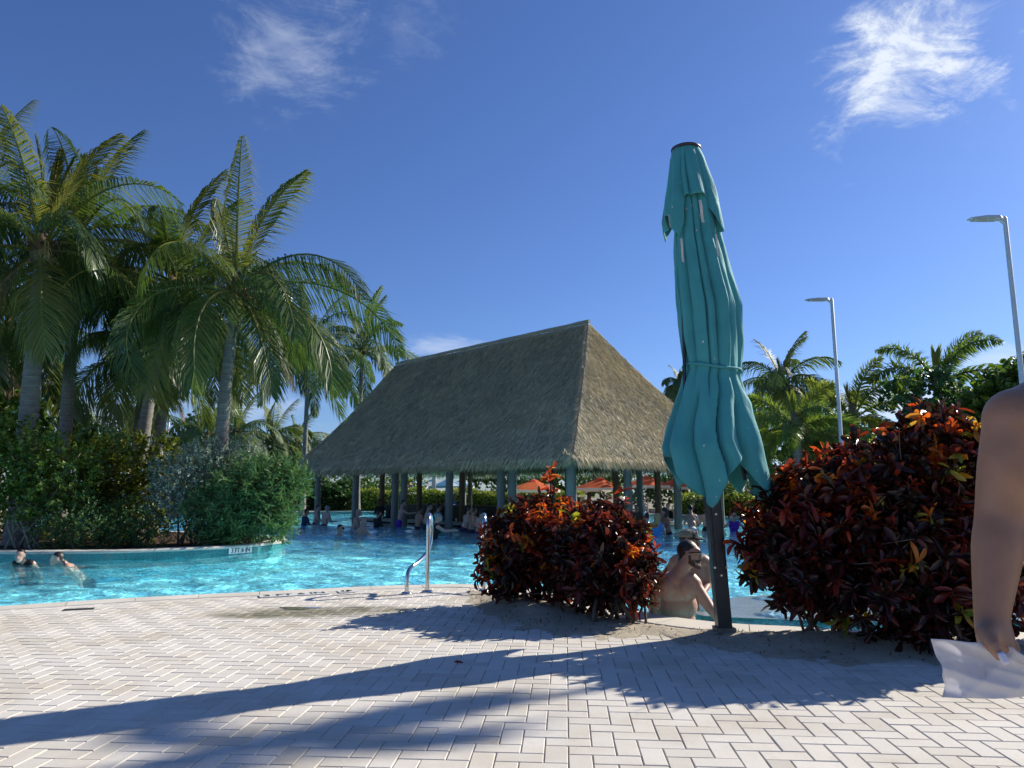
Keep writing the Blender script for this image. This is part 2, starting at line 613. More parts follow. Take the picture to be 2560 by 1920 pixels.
def tile_material(name, c1, c2, grout, size=0.028, rough=0.15):
    m, t, b = new_mat(name)
    g = t.nodes.new('ShaderNodeTexCoord')
    br = t.nodes.new('ShaderNodeTexBrick')
    br.offset = 0.0
    br.inputs['Scale'].default_value = 1.0
    br.inputs['Brick Width'].default_value = size
    br.inputs['Row Height'].default_value = size
    br.inputs['Mortar Size'].default_value = 0.0022
    br.inputs['Color1'].default_value = rgb(c1)
    br.inputs['Color2'].default_value = rgb(c2)
    br.inputs['Mortar'].default_value = rgb(grout)
    t.links.new(g.outputs['UV'], br.inputs['Vector'])
    t.links.new(br.outputs[0], b.inputs['Base Color'])
    b.inputs['Roughness'].default_value = rough
    bump(t, b, br.outputs['Fac'], -0.4, 0.003)
    return m
M_tile = tile_material('mosaic_tile', (0.03, 0.20, 0.21), (0.05, 0.29, 0.29), (0.08, 0.2, 0.2))

def plaster_material():
    m, t, b = new_mat('pool_plaster')
    n1 = noise_node(t, 0.8, 4, 0.6, 'World')
    r1 = ramp_node(t, [(0.3, (0.36, 0.84, 0.88)), (0.7, (0.30, 0.77, 0.83))])
    t.links.new(n1, r1.inputs[0])
    t.links.new(r1.outputs[0], b.inputs['Base Color'])
    b.inputs['Roughness'].default_value = 0.8
    return m
M_plaster = plaster_material()

def water_material():
    m, t, b = new_mat('pool_water')
    t.nodes.remove(b)
    n1 = noise_node(t, 3.2, 3, 0.55, 'World', (1, 1.25, 1), 0.4)
    n2 = noise_node(t, 11.0, 3, 0.6, 'World', (1, 1.2, 1), 0.5)
    ad = t.nodes.new('ShaderNodeMath'); ad.operation = 'MULTIPLY_ADD'
    t.links.new(n2, ad.inputs[0]); ad.inputs[1].default_value = 0.32; t.links.new(n1, ad.inputs[2])
    bp = t.nodes.new('ShaderNodeBump')
    bp.inputs['Strength'].default_value = 0.55
    bp.inputs['Distance'].default_value = 0.07
    t.links.new(ad.outputs[0], bp.inputs['Height'])
    gl = t.nodes.new('ShaderNodeBsdfGlossy')
    gl.inputs['Roughness'].default_value = 0.03
    gl.inputs['Color'].default_value = (1, 1, 1, 1)
    rf = t.nodes.new('ShaderNodeBsdfRefraction')
    rf.inputs['Roughness'].default_value = 0.0
    rf.inputs['IOR'].default_value = 1.33
    rf.inputs['Color'].default_value = (0.80, 0.95, 0.98, 1)
    fr = t.nodes.new('ShaderNodeFresnel')
    fr.inputs['IOR'].default_value = 1.2
    for n in (gl, rf, fr):
        t.links.new(bp.outputs[0], n.inputs['Normal'])
    tp = t.nodes.new('ShaderNodeBsdfTransparent')
    # noise lines painted into the transmission colour imitate sun focused into bright filaments
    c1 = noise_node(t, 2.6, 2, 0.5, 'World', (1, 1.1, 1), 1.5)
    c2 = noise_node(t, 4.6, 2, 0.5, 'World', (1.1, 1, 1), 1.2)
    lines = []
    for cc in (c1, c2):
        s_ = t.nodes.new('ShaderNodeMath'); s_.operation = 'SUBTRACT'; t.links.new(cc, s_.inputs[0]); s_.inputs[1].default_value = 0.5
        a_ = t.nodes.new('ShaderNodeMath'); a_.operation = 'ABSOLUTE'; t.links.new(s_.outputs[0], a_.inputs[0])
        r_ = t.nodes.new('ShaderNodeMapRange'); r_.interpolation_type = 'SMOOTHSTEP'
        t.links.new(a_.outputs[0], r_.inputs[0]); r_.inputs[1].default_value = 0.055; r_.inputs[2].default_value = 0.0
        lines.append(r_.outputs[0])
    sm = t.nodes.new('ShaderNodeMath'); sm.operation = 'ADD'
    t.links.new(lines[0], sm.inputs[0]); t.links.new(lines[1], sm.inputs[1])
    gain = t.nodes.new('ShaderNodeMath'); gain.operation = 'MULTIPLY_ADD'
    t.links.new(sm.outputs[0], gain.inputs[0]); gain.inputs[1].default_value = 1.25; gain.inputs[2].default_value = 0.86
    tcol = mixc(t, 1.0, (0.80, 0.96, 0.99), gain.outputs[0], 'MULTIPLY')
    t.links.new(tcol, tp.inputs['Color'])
    m0 = t.nodes.new('ShaderNodeMixShader')
    m0.inputs[0].default_value = 0.62
    t.links.new(rf.outputs[0], m0.inputs[1])
    t.links.new(tp.outputs[0], m0.inputs[2])
    mx = t.nodes.new('ShaderNodeMixShader')
    t.links.new(fr.outputs[0], mx.inputs[0])
    t.links.new(m0.outputs[0], mx.inputs[1])
    t.links.new(gl.outputs[0], mx.inputs[2])
    t.links.new(mx.outputs[0], t.nodes['Material Output'].inputs[0])
    return m
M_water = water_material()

# -- ground sheet with the pool cut out of it
def cdt_sheet(name, loops, keep, z, mat, kind='structure'):
    vs = []; es = []
    for lp in loops:
        s = len(vs)
        vs += [Vector(p[:2]) for p in lp]
        es += [(s + i, s + (i + 1) % len(lp)) for i in range(len(lp))]
    v, e, f, *_ = delaunay_2d_cdt(vs, es, [], 0, 1e-5)
    V = np.array([(p.x, p.y, z) for p in v])
    F = np.array([tuple(q) for q in f if len(q) == 3])
    cen = V[F].mean(1)
    F = F[keep(cen)]
    # make them face up
    a, b, c = V[F[:, 0]], V[F[:, 1]], V[F[:, 2]]
    fl = np.cross(b - a, c - a)[:, 2] < 0
    F[fl] = F[fl][:, ::-1]
    o = link(name, mesh(name, V, F), mat)
    tag(o, kind=kind)
    return o
OUT = [(600 * math.cos(a), 600 * math.sin(a)) for a in np.linspace(0, 2 * math.pi, 48, endpoint=False)]
ground = cdt_sheet('ground', [OUT, POOL], lambda c: ~in_poly(c, POOL), -0.014, M_ground)
island_ground = cdt_sheet('island_ground', [ISL], lambda c: in_poly(c, ISL), 0.02, M_mulch)
floor = cdt_sheet('pool_floor', [POOL], lambda c: in_poly(c, POOL), FLOOR_Z, M_plaster)

def wall_strip(name, line, z0, z1, mat, closed, flip=False, parent=None):
    n = len(line)
    V = [(x, y, z) for x, y in line for z in (z0, z1)]
    F = []; UV = []
    acc = [0.0]
    for i in range(1, n + 1):
        acc.append(acc[-1] + math.hypot(line[i % n][0] - line[i - 1][0], line[i % n][1] - line[i - 1][1]))
    for i in range(n if closed else n - 1):
        j = (i + 1) % n
        f = (2 * i, 2 * j, 2 * j + 1, 2 * i + 1)
        u = ((acc[i], z0), (acc[i + 1], z0), (acc[i + 1], z1), (acc[i], z1))
        if flip:
            f = f[::-1]; u = u[::-1]
        F.append(f); UV += list(u)
    me = mesh(name, V, F)
    uv = me.uv_layers.new(name='UVMap')
    for k, q in enumerate(UV):
        uv.data[k].uv = q
    o = link(name, me, mat, parent)
    return o
pw = tag(wall_strip('pool_wall', POOL, FLOOR_Z, -0.28, M_plaster, True, True), kind='structure')
wall_strip('tile_band', POOL, -0.28, -0.008, M_tile, True, True, pw)
iw = tag(wall_strip('island_wall', ISL, FLOOR_Z, -0.28, M_plaster, True), kind='structure')
wall_strip('tile_band', ISL, -0.28, 0.02, M_tile, True, False, iw)

# -- coping: separate stones along the pool and round the island
def coping(root, line, width, closed, side, length=0.62, zt=0.008, over=0.025, keepf=None, zb=-0.055):
    P = np.array(line, float)
    if closed:
        P = np.vstack([P, P[:1]])
    seg = np.linalg.norm(np.diff(P, axis=0), axis=1)
    s = np.concatenate([[0], np.cumsum(seg)])
    T = np.gradient(P, axis=0); T = unit(T)
    N = np.stack([-T[:, 1], T[:, 0]], 1) * side
    k = max(1, int(s[-1] / length))
    for i in range(k):
        a, b = s[-1] * i / k + 0.003, s[-1] * (i + 1) / k - 0.003
        ss = np.linspace(a, b, 5)
        c = np.stack([np.interp(ss, s, P[:, 0]), np.interp(ss, s, P[:, 1])], 1)
        nn = unit(np.stack([np.interp(ss, s, N[:, 0]), np.interp(ss, s, N[:, 1])], 1))
        if keepf is not None and not keepf(c.mean(0)):
            continue
        w = width(c.mean(0)) if callable(width) else width
        prof = [(-over, zb), (-over - 0.006, (zb + zt) / 2), (-over, zt - 0.012), (-over + 0.012, zt - 0.002), (-over + 0.03, zt), (w - 0.008, zt), (w, zt - 0.006), (w, zb)]
        dz = rng.uniform(-0.002, 0.002)
        V = []; F = []
        for q in range(5):
            for (o_, z_) in prof:
                V.append((c[q, 0] + nn[q, 0] * o_, c[q, 1] + nn[q, 1] * o_, z_ + dz))
        m_ = len(prof)
        for q in range(4):
            for r_ in range(m_):
                r2 = (r_ + 1) % m_
                f = (q * m_ + r_, q * m_ + r2, (q + 1) * m_ + r2, (q + 1) * m_ + r_)
                F.append(f if side > 0 else f[::-1])
        F.append(tuple(range(m_))[::-1] if side > 0 else tuple(range(m_)))
        F.append(tuple(4 * m_ + r_ for r_ in range(m_)) if side > 0 else tuple(4 * m_ + r_ for r_ in range(m_))[::-1])
        link('coping_stone', mesh('coping_stone', V, F), M_coping, root)
pc = tag(empty('pool_coping'), kind='structure')
def cop_w(c):
    return 0.27 + 0.13 * min(1, max(0, (c[0] + 0.2) / 1.4))
coping(pc, near, cop_w, False, -1, keepf=lambda c: c[0] > -13 and c[1] < 12)
ic = tag(empty('island_coping'), kind='structure')
coping(ic, ISL, 0.32, True, 1, 0.9, 0.05, keepf=lambda c: c[0] > -15, zb=-0.005)
fc = tag(empty('far_pool_coping'), kind='structure')
coping(fc, [near[-1]] + far, 0.35, False, -1, 1.4, keepf=lambda c: c[0] > -24)

# -- water surface with real ripples
def water_surface():
    na, nr = 520, 560
    ang = np.linspace(R(-62), R(62), na)
    rad = 4.6 * (47 / 4.6) ** np.linspace(0, 1, nr)
    A, Rr = np.meshgrid(ang, rad, indexing='ij')
    X = Rr * np.sin(A); Y = Rr * np.cos(A)
    Z = np.zeros_like(X)
    sp = np.maximum(Rr * (ang[1] - ang[0]), Rr * math.log(47 / 4.6) / nr)
    r = np.random.default_rng(11)
    for k in range(64):
        lam = 0.30 * (1.8 / 0.30) ** r.random()
        th = r.normal(R(70), R(55))
        kk = 2 * math.pi / lam
        slope = 0.020 * (lam / 0.5) ** 0.15
        amp = slope / kk
        att = np.clip((lam / sp - 2.5) / 3.0, 0, 1)
        Z += amp * att * np.sin(kk * (X * math.cos(th) + Y * math.sin(th)) + r.uniform(0, 6.28))
    V = np.stack([X, Y, Z + WATER_Z], -1).reshape(-1, 3)
    idx = np.arange(na * nr).reshape(na, nr)
    F = np.stack([idx[:-1, :-1], idx[1:, :-1], idx[1:, 1:], idx[:-1, 1:]], -1).reshape(-1, 4)
    inside = in_poly(V, POOL)
    ok = inside.copy()
    o_ = np.nonzero(~inside & (V[:, 1] < 13))[0]
    ok[o_] = poly_dist(V[o_], POOL) < 0.3
    i_ = np.nonzero(in_poly(V, ISL))[0]
    ok[i_] = poly_dist(V[i_], ISL) < 0.3
    F = F[ok[F].all(1)]
    used = np.unique(F)
    mp = np.full(len(V), -1); mp[used] = np.arange(len(used))
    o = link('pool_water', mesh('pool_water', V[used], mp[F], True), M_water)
    tag(o, kind='structure')
    return o
water = water_surface()

# -- tiled ledge just proud of the water
M_wet = simple('wet_ledge_stone', (0.20, 0.27, 0.31), (0.30, 0.37, 0.40), 14, 0.12, 0, 0.5, 0.02, None, 'World')
lv = np.array(LEDGE)
lin = offset_line(LEDGE, 0.05, True)
lg = cdt_sheet('pool_ledge', [LEDGE], lambda c: in_poly(c, LEDGE), -0.108, M_wet)
wall_strip('tile_band', LEDGE, FLOOR_Z, -0.108, M_tile, True, False, lg)

# -- pavers: herringbone, each its own block
PW = 0.1045
YAW = R(4.2)
deck = tag(empty('paved_deck'), kind='structure')
def pavers():
    ca, sa = math.cos(-YAW), math.sin(-YAW)
    I, J = np.meshgrid(np.arange(-95, 95), np.arange(-25, 115), indexing='ij')
    I = I.ravel(); J = J.ravel()
    k = (I + J) % 4
    hor = k == 0; ver = k == 2
    cx = np.concatenate([I[hor] + 1.0, I[ver] + 0.5]); cy = np.concatenate([J[hor] + 0.5, J[ver] + 1.0])
    hz = np.concatenate([np.ones(hor.sum(), bool), np.zeros(ver.sum(), bool)])
    C = np.stack([cx, cy], 1) * PW
    C = np.stack([C[:, 0] * ca - C[:, 1] * sa, C[:, 0] * sa + C[:, 1] * ca], 1)
    inside = in_poly(C, POOL)
    d = poly_dist(C, near, False)
    lim = np.where(C[:, 0] > 0.6, 0.28, 0.18)
    ok = ~inside & (d > lim) & (C[:, 0] > -8.6) & (C[:, 0] < 8.4) & (C[:, 1] > -1.5) & (C[:, 1] < 9.2)
    C = C[ok]; hz = hz[ok]
    gap = 0.0022; bev = 0.0035
    def block(h):
        L, W = (PW - gap, PW / 2 - gap) if h else (PW / 2 - gap, PW - gap)
        q = [(-1, -1), (1, -1), (1, 1), (-1, 1)]
        V = [(a * L, b * W, -0.04) for a, b in q] + [(a * L, b * W, -0.0035) for a, b in q] + [(a * (L - bev), b * (W - bev), 0) for a, b in q]
        F = [(8, 9, 10, 11)]
        for s in (0, 4):
            for i in range(4):
                j = (i + 1) % 4
                F.append((s + i, s + j, s + 4 + j, s + 4 + i))
        return np.array(V), F
    # which show largest in the picture
    c, s = math.cos(PITCH), math.sin(PITCH)
    zc = C[:, 1] * c - CAM_H * s
    yc = -C[:, 1] * s - CAM_H * c
    zc = np.maximum(zc, 0.1)
    px = 1280 + FPX * C[:, 0] / zc; py = 960 - FPX * yc / zc
    vis = (px > -40) & (px < 2600) & (py < 1950) & (zc > 0.5)
    dist = np.where(vis, np.hypot(C[:, 0], C[:, 1]), 1e9)
    order = np.argsort(dist)
    big = np.zeros(len(C), bool); big[order[:300]] = True
    n = len(C)
    rz = rng.normal(0, 0.008, n) - YAW
    dz = rng.normal(0, 0.0007, n)
    tx = rng.normal(0, 0.0025, n); ty = rng.normal(0, 0.0025, n)
    me = {}
    for h in (True, False):
        V, F = block(h)
        me[h] = mesh('paver', V, F)
        me[h].materials.append(M_paver)
    for i in np.nonzero(big)[0]:
        o = bpy.data.objects.new('paver', me[bool(hz[i])])
        col.objects.link(o)
        o.parent = deck
        o.location = (C[i, 0], C[i, 1], dz[i])
        o.rotation_euler = (tx[i], ty[i], rz[i])
    Vs = []; Fs = []; off = 0
    for h in (True, False):
        V, F = block(h)
        sel = np.nonzero(~big & (hz == h))[0]
        cz, sz = np.cos(rz[sel])[:, None], np.sin(rz[sel])[:, None]
        X = V[None, :, 0] * cz - V[None, :, 1] * sz
        Y = V[None, :, 0] * sz + V[None, :, 1] * cz
        Z = V[None, :, 2] + V[None, :, 1] * tx[sel][:, None] - V[None, :, 0] * ty[sel][:, None] + dz[sel][:, None]
        A = np.stack([X + C[sel, 0:1], Y + C[sel, 1:2], Z], -1).reshape(-1, 3)
        Vs.append(A)
        Fs.append((np.array(F)[None] + (np.arange(len(sel)) * 12)[:, None, None]).reshape(-1, 4) + off)
        off += len(A)
    o = link('paver_field', mesh('paver_field', np.concatenate(Vs), np.concatenate(Fs)), M_paver, deck)
    o['kind'] = 'stuff'
pavers()
link('bedding_sand', mesh('bedding_sand', [(-8.7, -1.6, -0.0065), (8.5, -1.6, -0.0065), (8.5, 5.3, -0.0065), (-8.7, 5.3, -0.0065)], [(0, 1, 2, 3)]),
     sand_material('joint_sand', (0.60, 0.54, 0.44), (0.50, 0.45, 0.36)), deck)

# -- loose sand spilling over the pavers round the planted edge
def sand_bed():
    px = [(1180, 1492), (1210, 1530), (1270, 1566), (1400, 1592), (1520, 1598), (1600, 1588), (1690, 1600), (1800, 1618), (1900, 1640), (2060, 1656), (2200, 1664), (2330, 1662), (2460, 1645), (2600, 1622)]
    edge = [tuple(gp(*p)[:2]) for p in px]
    line = [p for p in near if edge[0][0] - 0.1 < p[0] < edge[-1][0]]
    poly = edge + [tuple(q) for q in offset_line(line, -0.30)][::-1]
    xs = np.arange(-0.8, 4.9, 0.03); ys = np.arange(4.6, 9.0, 0.03)
    X, Y = np.meshgrid(xs, ys, indexing='ij')
    P = np.stack([X.ravel(), Y.ravel()], 1)
    ins = in_poly(P, poly)
    de = poly_dist(P, edge, False)
    d = np.where(ins, de, -de)
    h = np.clip((d + 0.05) / 0.45, -0.5, 1)
    mound = sum(a * np.exp(-((P[:, 0] - x) ** 2 / sx ** 2 + (P[:, 1] - y) ** 2 / sy ** 2)) for (x, y, sx, sy, a) in
                [(-0.12, 7.55, 0.55, 0.5, 0.07), (0.3, 7.05, 0.4, 0.4, 0.05), (2.5, 5.75, 0.9, 0.35, 0.05), (3.3, 5.7, 0.7, 0.35, 0.05)])
    Z = h * 0.022 + mound * np.clip(h, 0, 1) + 0.010 * vnoise(P, 5.0, 3) + 0.004 * vnoise(P, 22.0, 4) - 0.004
    dpool = poly_dist(P, near, False)
    ok = (ins | (de < 0.25)) & ~in_poly(P, POOL) & (dpool > 0.3)
    Z = np.where(dpool < 0.5, np.minimum(Z, -0.004 + 0.05 * (dpool - 0.3) + 0.006 * vnoise(P, 9, 5)), Z)
    V = np.stack([P[:, 0], P[:, 1], Z], 1)
    idx = np.arange(len(P)).reshape(len(xs), len(ys))
    F = np.stack([idx[:-1, :-1], idx[1:, :-1], idx[1:, 1:], idx[:-1, 1:]], -1).reshape(-1, 4)
    F = F[ok[F].all(1)]
    F = F[(Z[F].max(1) > -0.012)]
    used = np.unique(F); mp = np.full(len(V), -1); mp[used] = np.arange(len(used))
    o = link('sand_bed', mesh('sand_bed', V[used], mp[F], True), M_sand)
    tag(o, kind='structure')
    # twigs and pebbles lying on it are one mass nobody could count
    n = 1600
    c = rng.integers(0, len(used), n)
    q = V[used][c]
    q = q[q[:, 2] > 0.0]
    V2, F2 = scatter([(-.5, 0, 0), (.5, 0, 0), (.3, 1, .3), (-.3, 1, .3)], [(0, 1, 2, 3)], q + np.array([0, 0, 0.002]),
                     rng.normal(size=(len(q), 3)) * np.array([1, 1, .15]), np.tile([0, 0, 1.0], (len(q), 1)), rng.uniform(0.008, 0.045, len(q)), rng.uniform(0.004, 0.012, len(q)))
    tag(link('leaf_litter', mesh('leaf_litter', V2, F2), leaf_mat('dry_litter', [(0, (0.10, 0.06, 0.03)), (0.6, (0.16, 0.05, 0.02)), (1, (0.25, 0.2, 0.12))], 0.1, 0.8)),
        'dry leaf litter and twigs strewn on the sand under the crotons', 'leaf litter', kind='stuff')
sand_bed()

# -- depth markers
M_white_tile = simple('marker_tile', (0.80, 0.80, 0.77), (0.72, 0.72, 0.70), 30, 0.3)
M_black = simple('marker_black', (0.02, 0.02, 0.022), (0.03, 0.03, 0.03), 30, 0.4)
def text_mesh(txt, size, space=1.0, thick=0.0008):
    cu = bpy.data.curves.new('txt', 'FONT')
    cu.body = txt
    cu.size = size
    cu.space_character = space
    cu.align_x = 'CENTER'; cu.align_y = 'CENTER'
    cu.extrude = thick
    cu.offset = size * 0.018
    me = evaluated_mesh(bpy.data.objects.new('txt', cu))
    return me
def marker(name, M4, w, h, txt, size, label, space=1.5, n=4):
    """a row of tiles carrying a depth"""
    root = empty(name)
    root.matrix_world = M4
    tw = w / n
    for i in range(n):
        b = MB().box((-w / 2 + tw * (i + .5), 0, 0.002), (tw - 0.003, h, 0.006))
        b.build('tile', M_white_tile, root)
    t_ = link('lettering', text_mesh(txt, size, space), M_black, root)
    t_.location = (0, 0, 0.0062)
    tag(root, label, 'depth marker')
    return root
def frame_on_line(line, p, off, z, side=-1):
    P = np.array(line, float)
    i = int(np.argmin(np.linalg.norm(P - np.array(p[:2]), axis=1)))
    a, b = P[max(i - 1, 0)], P[min(i + 1, len(P) - 1)]
    t = unit((b - a)[None])[0]
    n = np.array([-t[1], t[0]]) * side
    c = P[i] + n * off
    return Vector((c[0], c[1], z)), Vector((t[0], t[1], 0)), Vector((n[0], n[1], 0))
c, t_, n_ = frame_on_line(near, gp(722, 1478), 0.37, 0.006)
Mx = Matrix((( t_.x, -n_.x, 0, c.x), (t_.y, -n_.y, 0, c.y), (0, 0, 1, c.z), (0, 0, 0, 1)))
marker('depth_marker', Mx, 0.74, 0.19, '3 FT 6 IN', 0.17, 'flat white depth marker tiles reading 3 FT 6 IN on the near coping', 1.0, 5)
c, t_, n_ = frame_on_line(near, gp(858, 1470), 0.37, 0.006)
Mx = Matrix((( t_.x, -n_.x, 0, c.x), (t_.y, -n_.y, 0, c.y), (0, 0, 1, c.z), (0, 0, 0, 1)))
nd_root = empty('no_diving_marker'); nd_root.matrix_world = Mx
MB().box((0, 0, 0.002), (0.19, 0.19, 0.006)).build('tile', M_white_tile, nd_root)
ring = [(0.058 * math.cos(a), 0.058 * math.sin(a), 0.0062) for a in np.linspace(0, 2 * math.pi, 29)]
MB().tube(ring, 0.0045, 5, caps=False).tube([(-0.04, 0.04, 0.0062), (0.04, -0.04, 0.0062)], 0.004, 5).tube([(-0.035, -0.012, 0.0062), (0.0, 0.014, 0.0062), (0.032, 0.004, 0.0062)], 0.006, 5).sphere((0.042, -0.008, 0.006), (0.009, 0.009, 0.003)).build('no_diving_symbol', M_black, nd_root)
tag(nd_root, 'round no diving symbol tile on the coping by the rails', 'depth marker')
# on the island's wall, facing the deck
c, t_, n_ = frame_on_line(ISL, gp(645, 1385, -0.1), 0.004, -0.052, -1)
Mx = Matrix(((t_.x, 0, n_.x, c.x), (t_.y, 0, n_.y, c.y), (0, 1, 0, c.z), (0, 0, 0, 1)))
marker('depth_marker', Mx, 0.56, 0.125, '3 FT 6 IN', 0.125, 'upright white depth marker reading 3 FT 6 IN on the planted island wall', 0.95)
# drain slot let into the deck at the far left
dr = empty('drain_grate', gp(197, 1524), R(20))
MB().box((0, 0, 0.001), (0.26, 0.09, 0.012)).build('frame', M_black, dr)
for i in range(7):
    MB().box((-0.102 + 0.034 * i, 0, 0.0085), (0.012, 0.07, 0.004)).build('slat', simple('grate_slat%d' % i, (0.12, 0.12, 0.12), None, 20, 0.5), dr)
tag(dr, 'small dark drain grate in the paving near the pool edge', 'drain')

# shallow puddle left in the middle of the damp patch
M_puddle = simple('puddle_water', (0.16, 0.15, 0.11), (0.20, 0.19, 0.15), 8, 0.03, 0, 0, 0.01, None, 'World', 0.6)
pd = gp(742, 1521)
pts = [(0, 0, 0.0042)] + [((0.17 + 0.05 * math.sin(3 * a + 1) + 0.03 * math.sin(5 * a)) * math.cos(a), (0.10 + 0.03 * math.sin(2 * a + 2)) * math.sin(a), 0.0035) for a in np.linspace(0, 2 * math.pi, 28, endpoint=False)]
tag(link('puddle', mesh('puddle', pts, [(0, 1 + i, 1 + (i + 1) % 28) for i in range(28)], True), M_puddle, None, (pd.x, pd.y, 0)), kind='structure')
# ------------------------------------------------------------------ thatched hut standing in the pool
TH = 0.763
HU = Vector((-math.sin(TH), math.cos(TH), 0)); HV = Vector((math.cos(TH), math.sin(TH), 0))
HC = Vector((1.68, 20.0, 0))
HL, HW, HI, HJ, EAVE, RIDGE = 16.9, 10.3, 3.7, 0.8, 2.06, 7.38
def hp(u, v, z=0.0):
    return HC + HU * u + HV * v + Vector((0, 0, z))
hut = empty('thatched_hut', (HC.x, HC.y, 0))
def to_hut(P):
    return np.asarray(P, float) - np.array([HC.x, HC.y, 0])
def thatch_material(name, stops, rough=0.9):
    m, t, b = new_mat(name)
    g = t.nodes.new('ShaderNodeNewGeometry')
    r = ramp_node(t, stops)
    t.links.new(g.outputs['Random Per Island'], r.inputs[0])
    n = noise_node(t, 0.9, 4, 0.6, 'World')
    r2 = ramp_node(t, [(0.3, (0.95, 0.95, 0.97)), (0.7, (1.22, 1.18, 1.12))])
    t.links.new(n, r2.inputs[0])
    c = mixc(t, 1.0, r.outputs[0], r2.outputs[0], 'MULTIPLY')
    t.links.new(c, b.inputs['Base Color'])
    b.inputs['Roughness'].default_value = rough
    b.inputs['Specular IOR Level'].default_value = 0.25
    return m
M_thatch = thatch_material('thatch_strands', [(0, (0.42, 0.365, 0.225)), (0.4, (0.54, 0.475, 0.305)), (0.75, (0.61, 0.54, 0.36)), (1, (0.74, 0.66, 0.46))])
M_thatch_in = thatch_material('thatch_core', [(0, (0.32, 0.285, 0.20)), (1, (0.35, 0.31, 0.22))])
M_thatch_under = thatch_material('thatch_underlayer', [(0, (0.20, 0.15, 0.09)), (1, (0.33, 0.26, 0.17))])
def roof():
    # profile: s 0 at the eave .. 1 at the ridge; slightly bell-shaped
    def prof(s):
        return EAVE + (RIDGE - EAVE) * (s - 0.055 * math.sin(math.pi * s))
    faces = [  # eave a, eave b, ridge a, ridge b  (in u, v)
        ((0, 0), (HL, 0), (HI, HW / 2), (HL - HJ, HW / 2)),
        ((HL, HW), (0, HW), (HL - HJ, HW / 2), (HI, HW / 2)),
        ((0, HW), (0, 0), (HI, HW / 2), (HI, HW / 2)),
        ((HL, 0), (HL, HW), (HL - HJ, HW / 2), (HL - HJ, HW / 2))]
    core = MB()
    Pall, Uall, Nall = [], [], []
    n_s = 14
    for fi, (ea, eb, ra, rb) in enumerate(faces):
        V = []
        for i in range(n_s + 1):
            s = i / n_s
            a = np.array(ea) * (1 - s) + np.array(ra) * s
            b = np.array(eb) * (1 - s) + np.array(rb) * s
            for k in range(2):
                q = a if k == 0 else b
                V.append(tuple(hp(q[0], q[1], prof(s) - 0.05)))
        F = [(2 * i, 2 * i + 1, 2 * i + 3, 2 * i + 2) for i in range(n_s)]
        core.add(to_hut(V), F)
        # strands
        elen = np.linalg.norm(np.array(eb) - np.array(ea)); rlen = np.linalg.norm(np.array(rb) - np.array(ra))
        area = (elen + rlen) / 2 * 7.4
        n = int(area * (620 if fi in (0, 2) else 120))
        s = 1 - np.sqrt(rng.random(n) * (1 - (rlen / elen) ** 2) + (rlen / elen) ** 2) if rlen < elen - 1e-3 else rng.random(n)
        s = np.clip((s / max(1e-6, 1 - rlen / elen)) if rlen < elen - 1e-3 else s, 0, 1)
        s = np.maximum(s, 0)
        w = rng.random(n)
        A = np.array(ea)[None] * (1 - s)[:, None] + np.array(ra)[None] * s[:, None]
        B = np.array(eb)[None] * (1 - s)[:, None] + np.array(rb)[None] * s[:, None]
        Q = A * (1 - w)[:, None] + B * w[:, None]
        z = EAVE + (RIDGE - EAVE) * (s - 0.055 * np.sin(np.pi * s))
        P = np.array(hp(0, 0))[None] + Q[:, :1] * np.array(HU)[None] + Q[:, 1:] * np.array(HV)[None]
        P[:, 2] = z
        # slope direction straight down the face
        ed = unit((np.array(eb) - np.array(ea))[None].astype(float))[0]
        mid = (np.array(ea) + np.array(eb)) / 2; rm = (np.array(ra) + np.array(rb)) / 2
        out = mid - rm; out = out - ed * (out @ ed); hd = np.linalg.norm(out); out = out / hd
        outw = np.array(HU) * out[0] + np.array(HV) * out[1]
        sl = (RIDGE - EAVE) / hd
        dwn = unit((outw - np.array([0, 0, 1.0]) * sl)[None])[0]
        nrm = unit((outw * sl + np.array([0, 0, 1.0]))[None])[0]
        side = np.array(HU) * ed[0] + np.array(HV) * ed[1]
        flow = 0.16 * vnoise(P, 0.7, 20 + fi) + rng.normal(0, 0.13, n)
        U = dwn[None] + side[None] * flow[:, None] + nrm[None] * (0.03 + rng.normal(0.01, 0.035, n))[:, None]
        lift = 0.026 * rng.random(n)
        P = P + nrm[None] * lift[:, None]
        Pall.append(P); Uall.append(U); Nall.append(np.tile(nrm, (n, 1)) + rng.normal(0, 0.32, (n, 3)))
    P = np.concatenate(Pall); U = np.concatenate(Uall); N = np.concatenate(Nall)
    S = rng.uniform(0.18, 0.42, len(P)); W = rng.uniform(0.012, 0.024, len(P))
    tm = [(-.5, 0, 0), (.5, 0, 0), (.42, .6, .03), (0, 1, .0), (-.42, .6, .03)]
    V, F = scatter(tm, [(0, 1, 2, 3, 4)], P, U, N, S, W)
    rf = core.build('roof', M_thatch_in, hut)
    o = link('thatch', mesh('thatch', to_hut(V), F), M_thatch, rf); o['kind'] = 'stuff'
    # hanging eave fringe
    Pf, Uf, Nf = [], [], []
    for fi, (ea, eb, ra, rb) in enumerate(faces):
        elen = np.linalg.norm(np.array(eb) - np.array(ea))
        n = int(elen * (330 if fi in (0, 2) else 120))
        w = rng.random(n)
        ed = unit((np.array(eb) - np.array(ea))[None].astype(float))[0]
        out = np.array([ed[1], -ed[0]])
        cen = np.array([HL / 2, HW / 2])
        if (np.array(ea) - cen) @ out < 0: out = -out
        ins = rng.random(n) ** 1.6 * 0.55 - 0.1
        Q = np.array(ea)[None] * (1 - w)[:, None] + np.array(eb)[None] * w[:, None] - out[None] * ins[:, None]
        Pq = np.array(hp(0, 0))[None] + Q[:, :1] * np.array(HU)[None] + Q[:, 1:] * np.array(HV)[None]
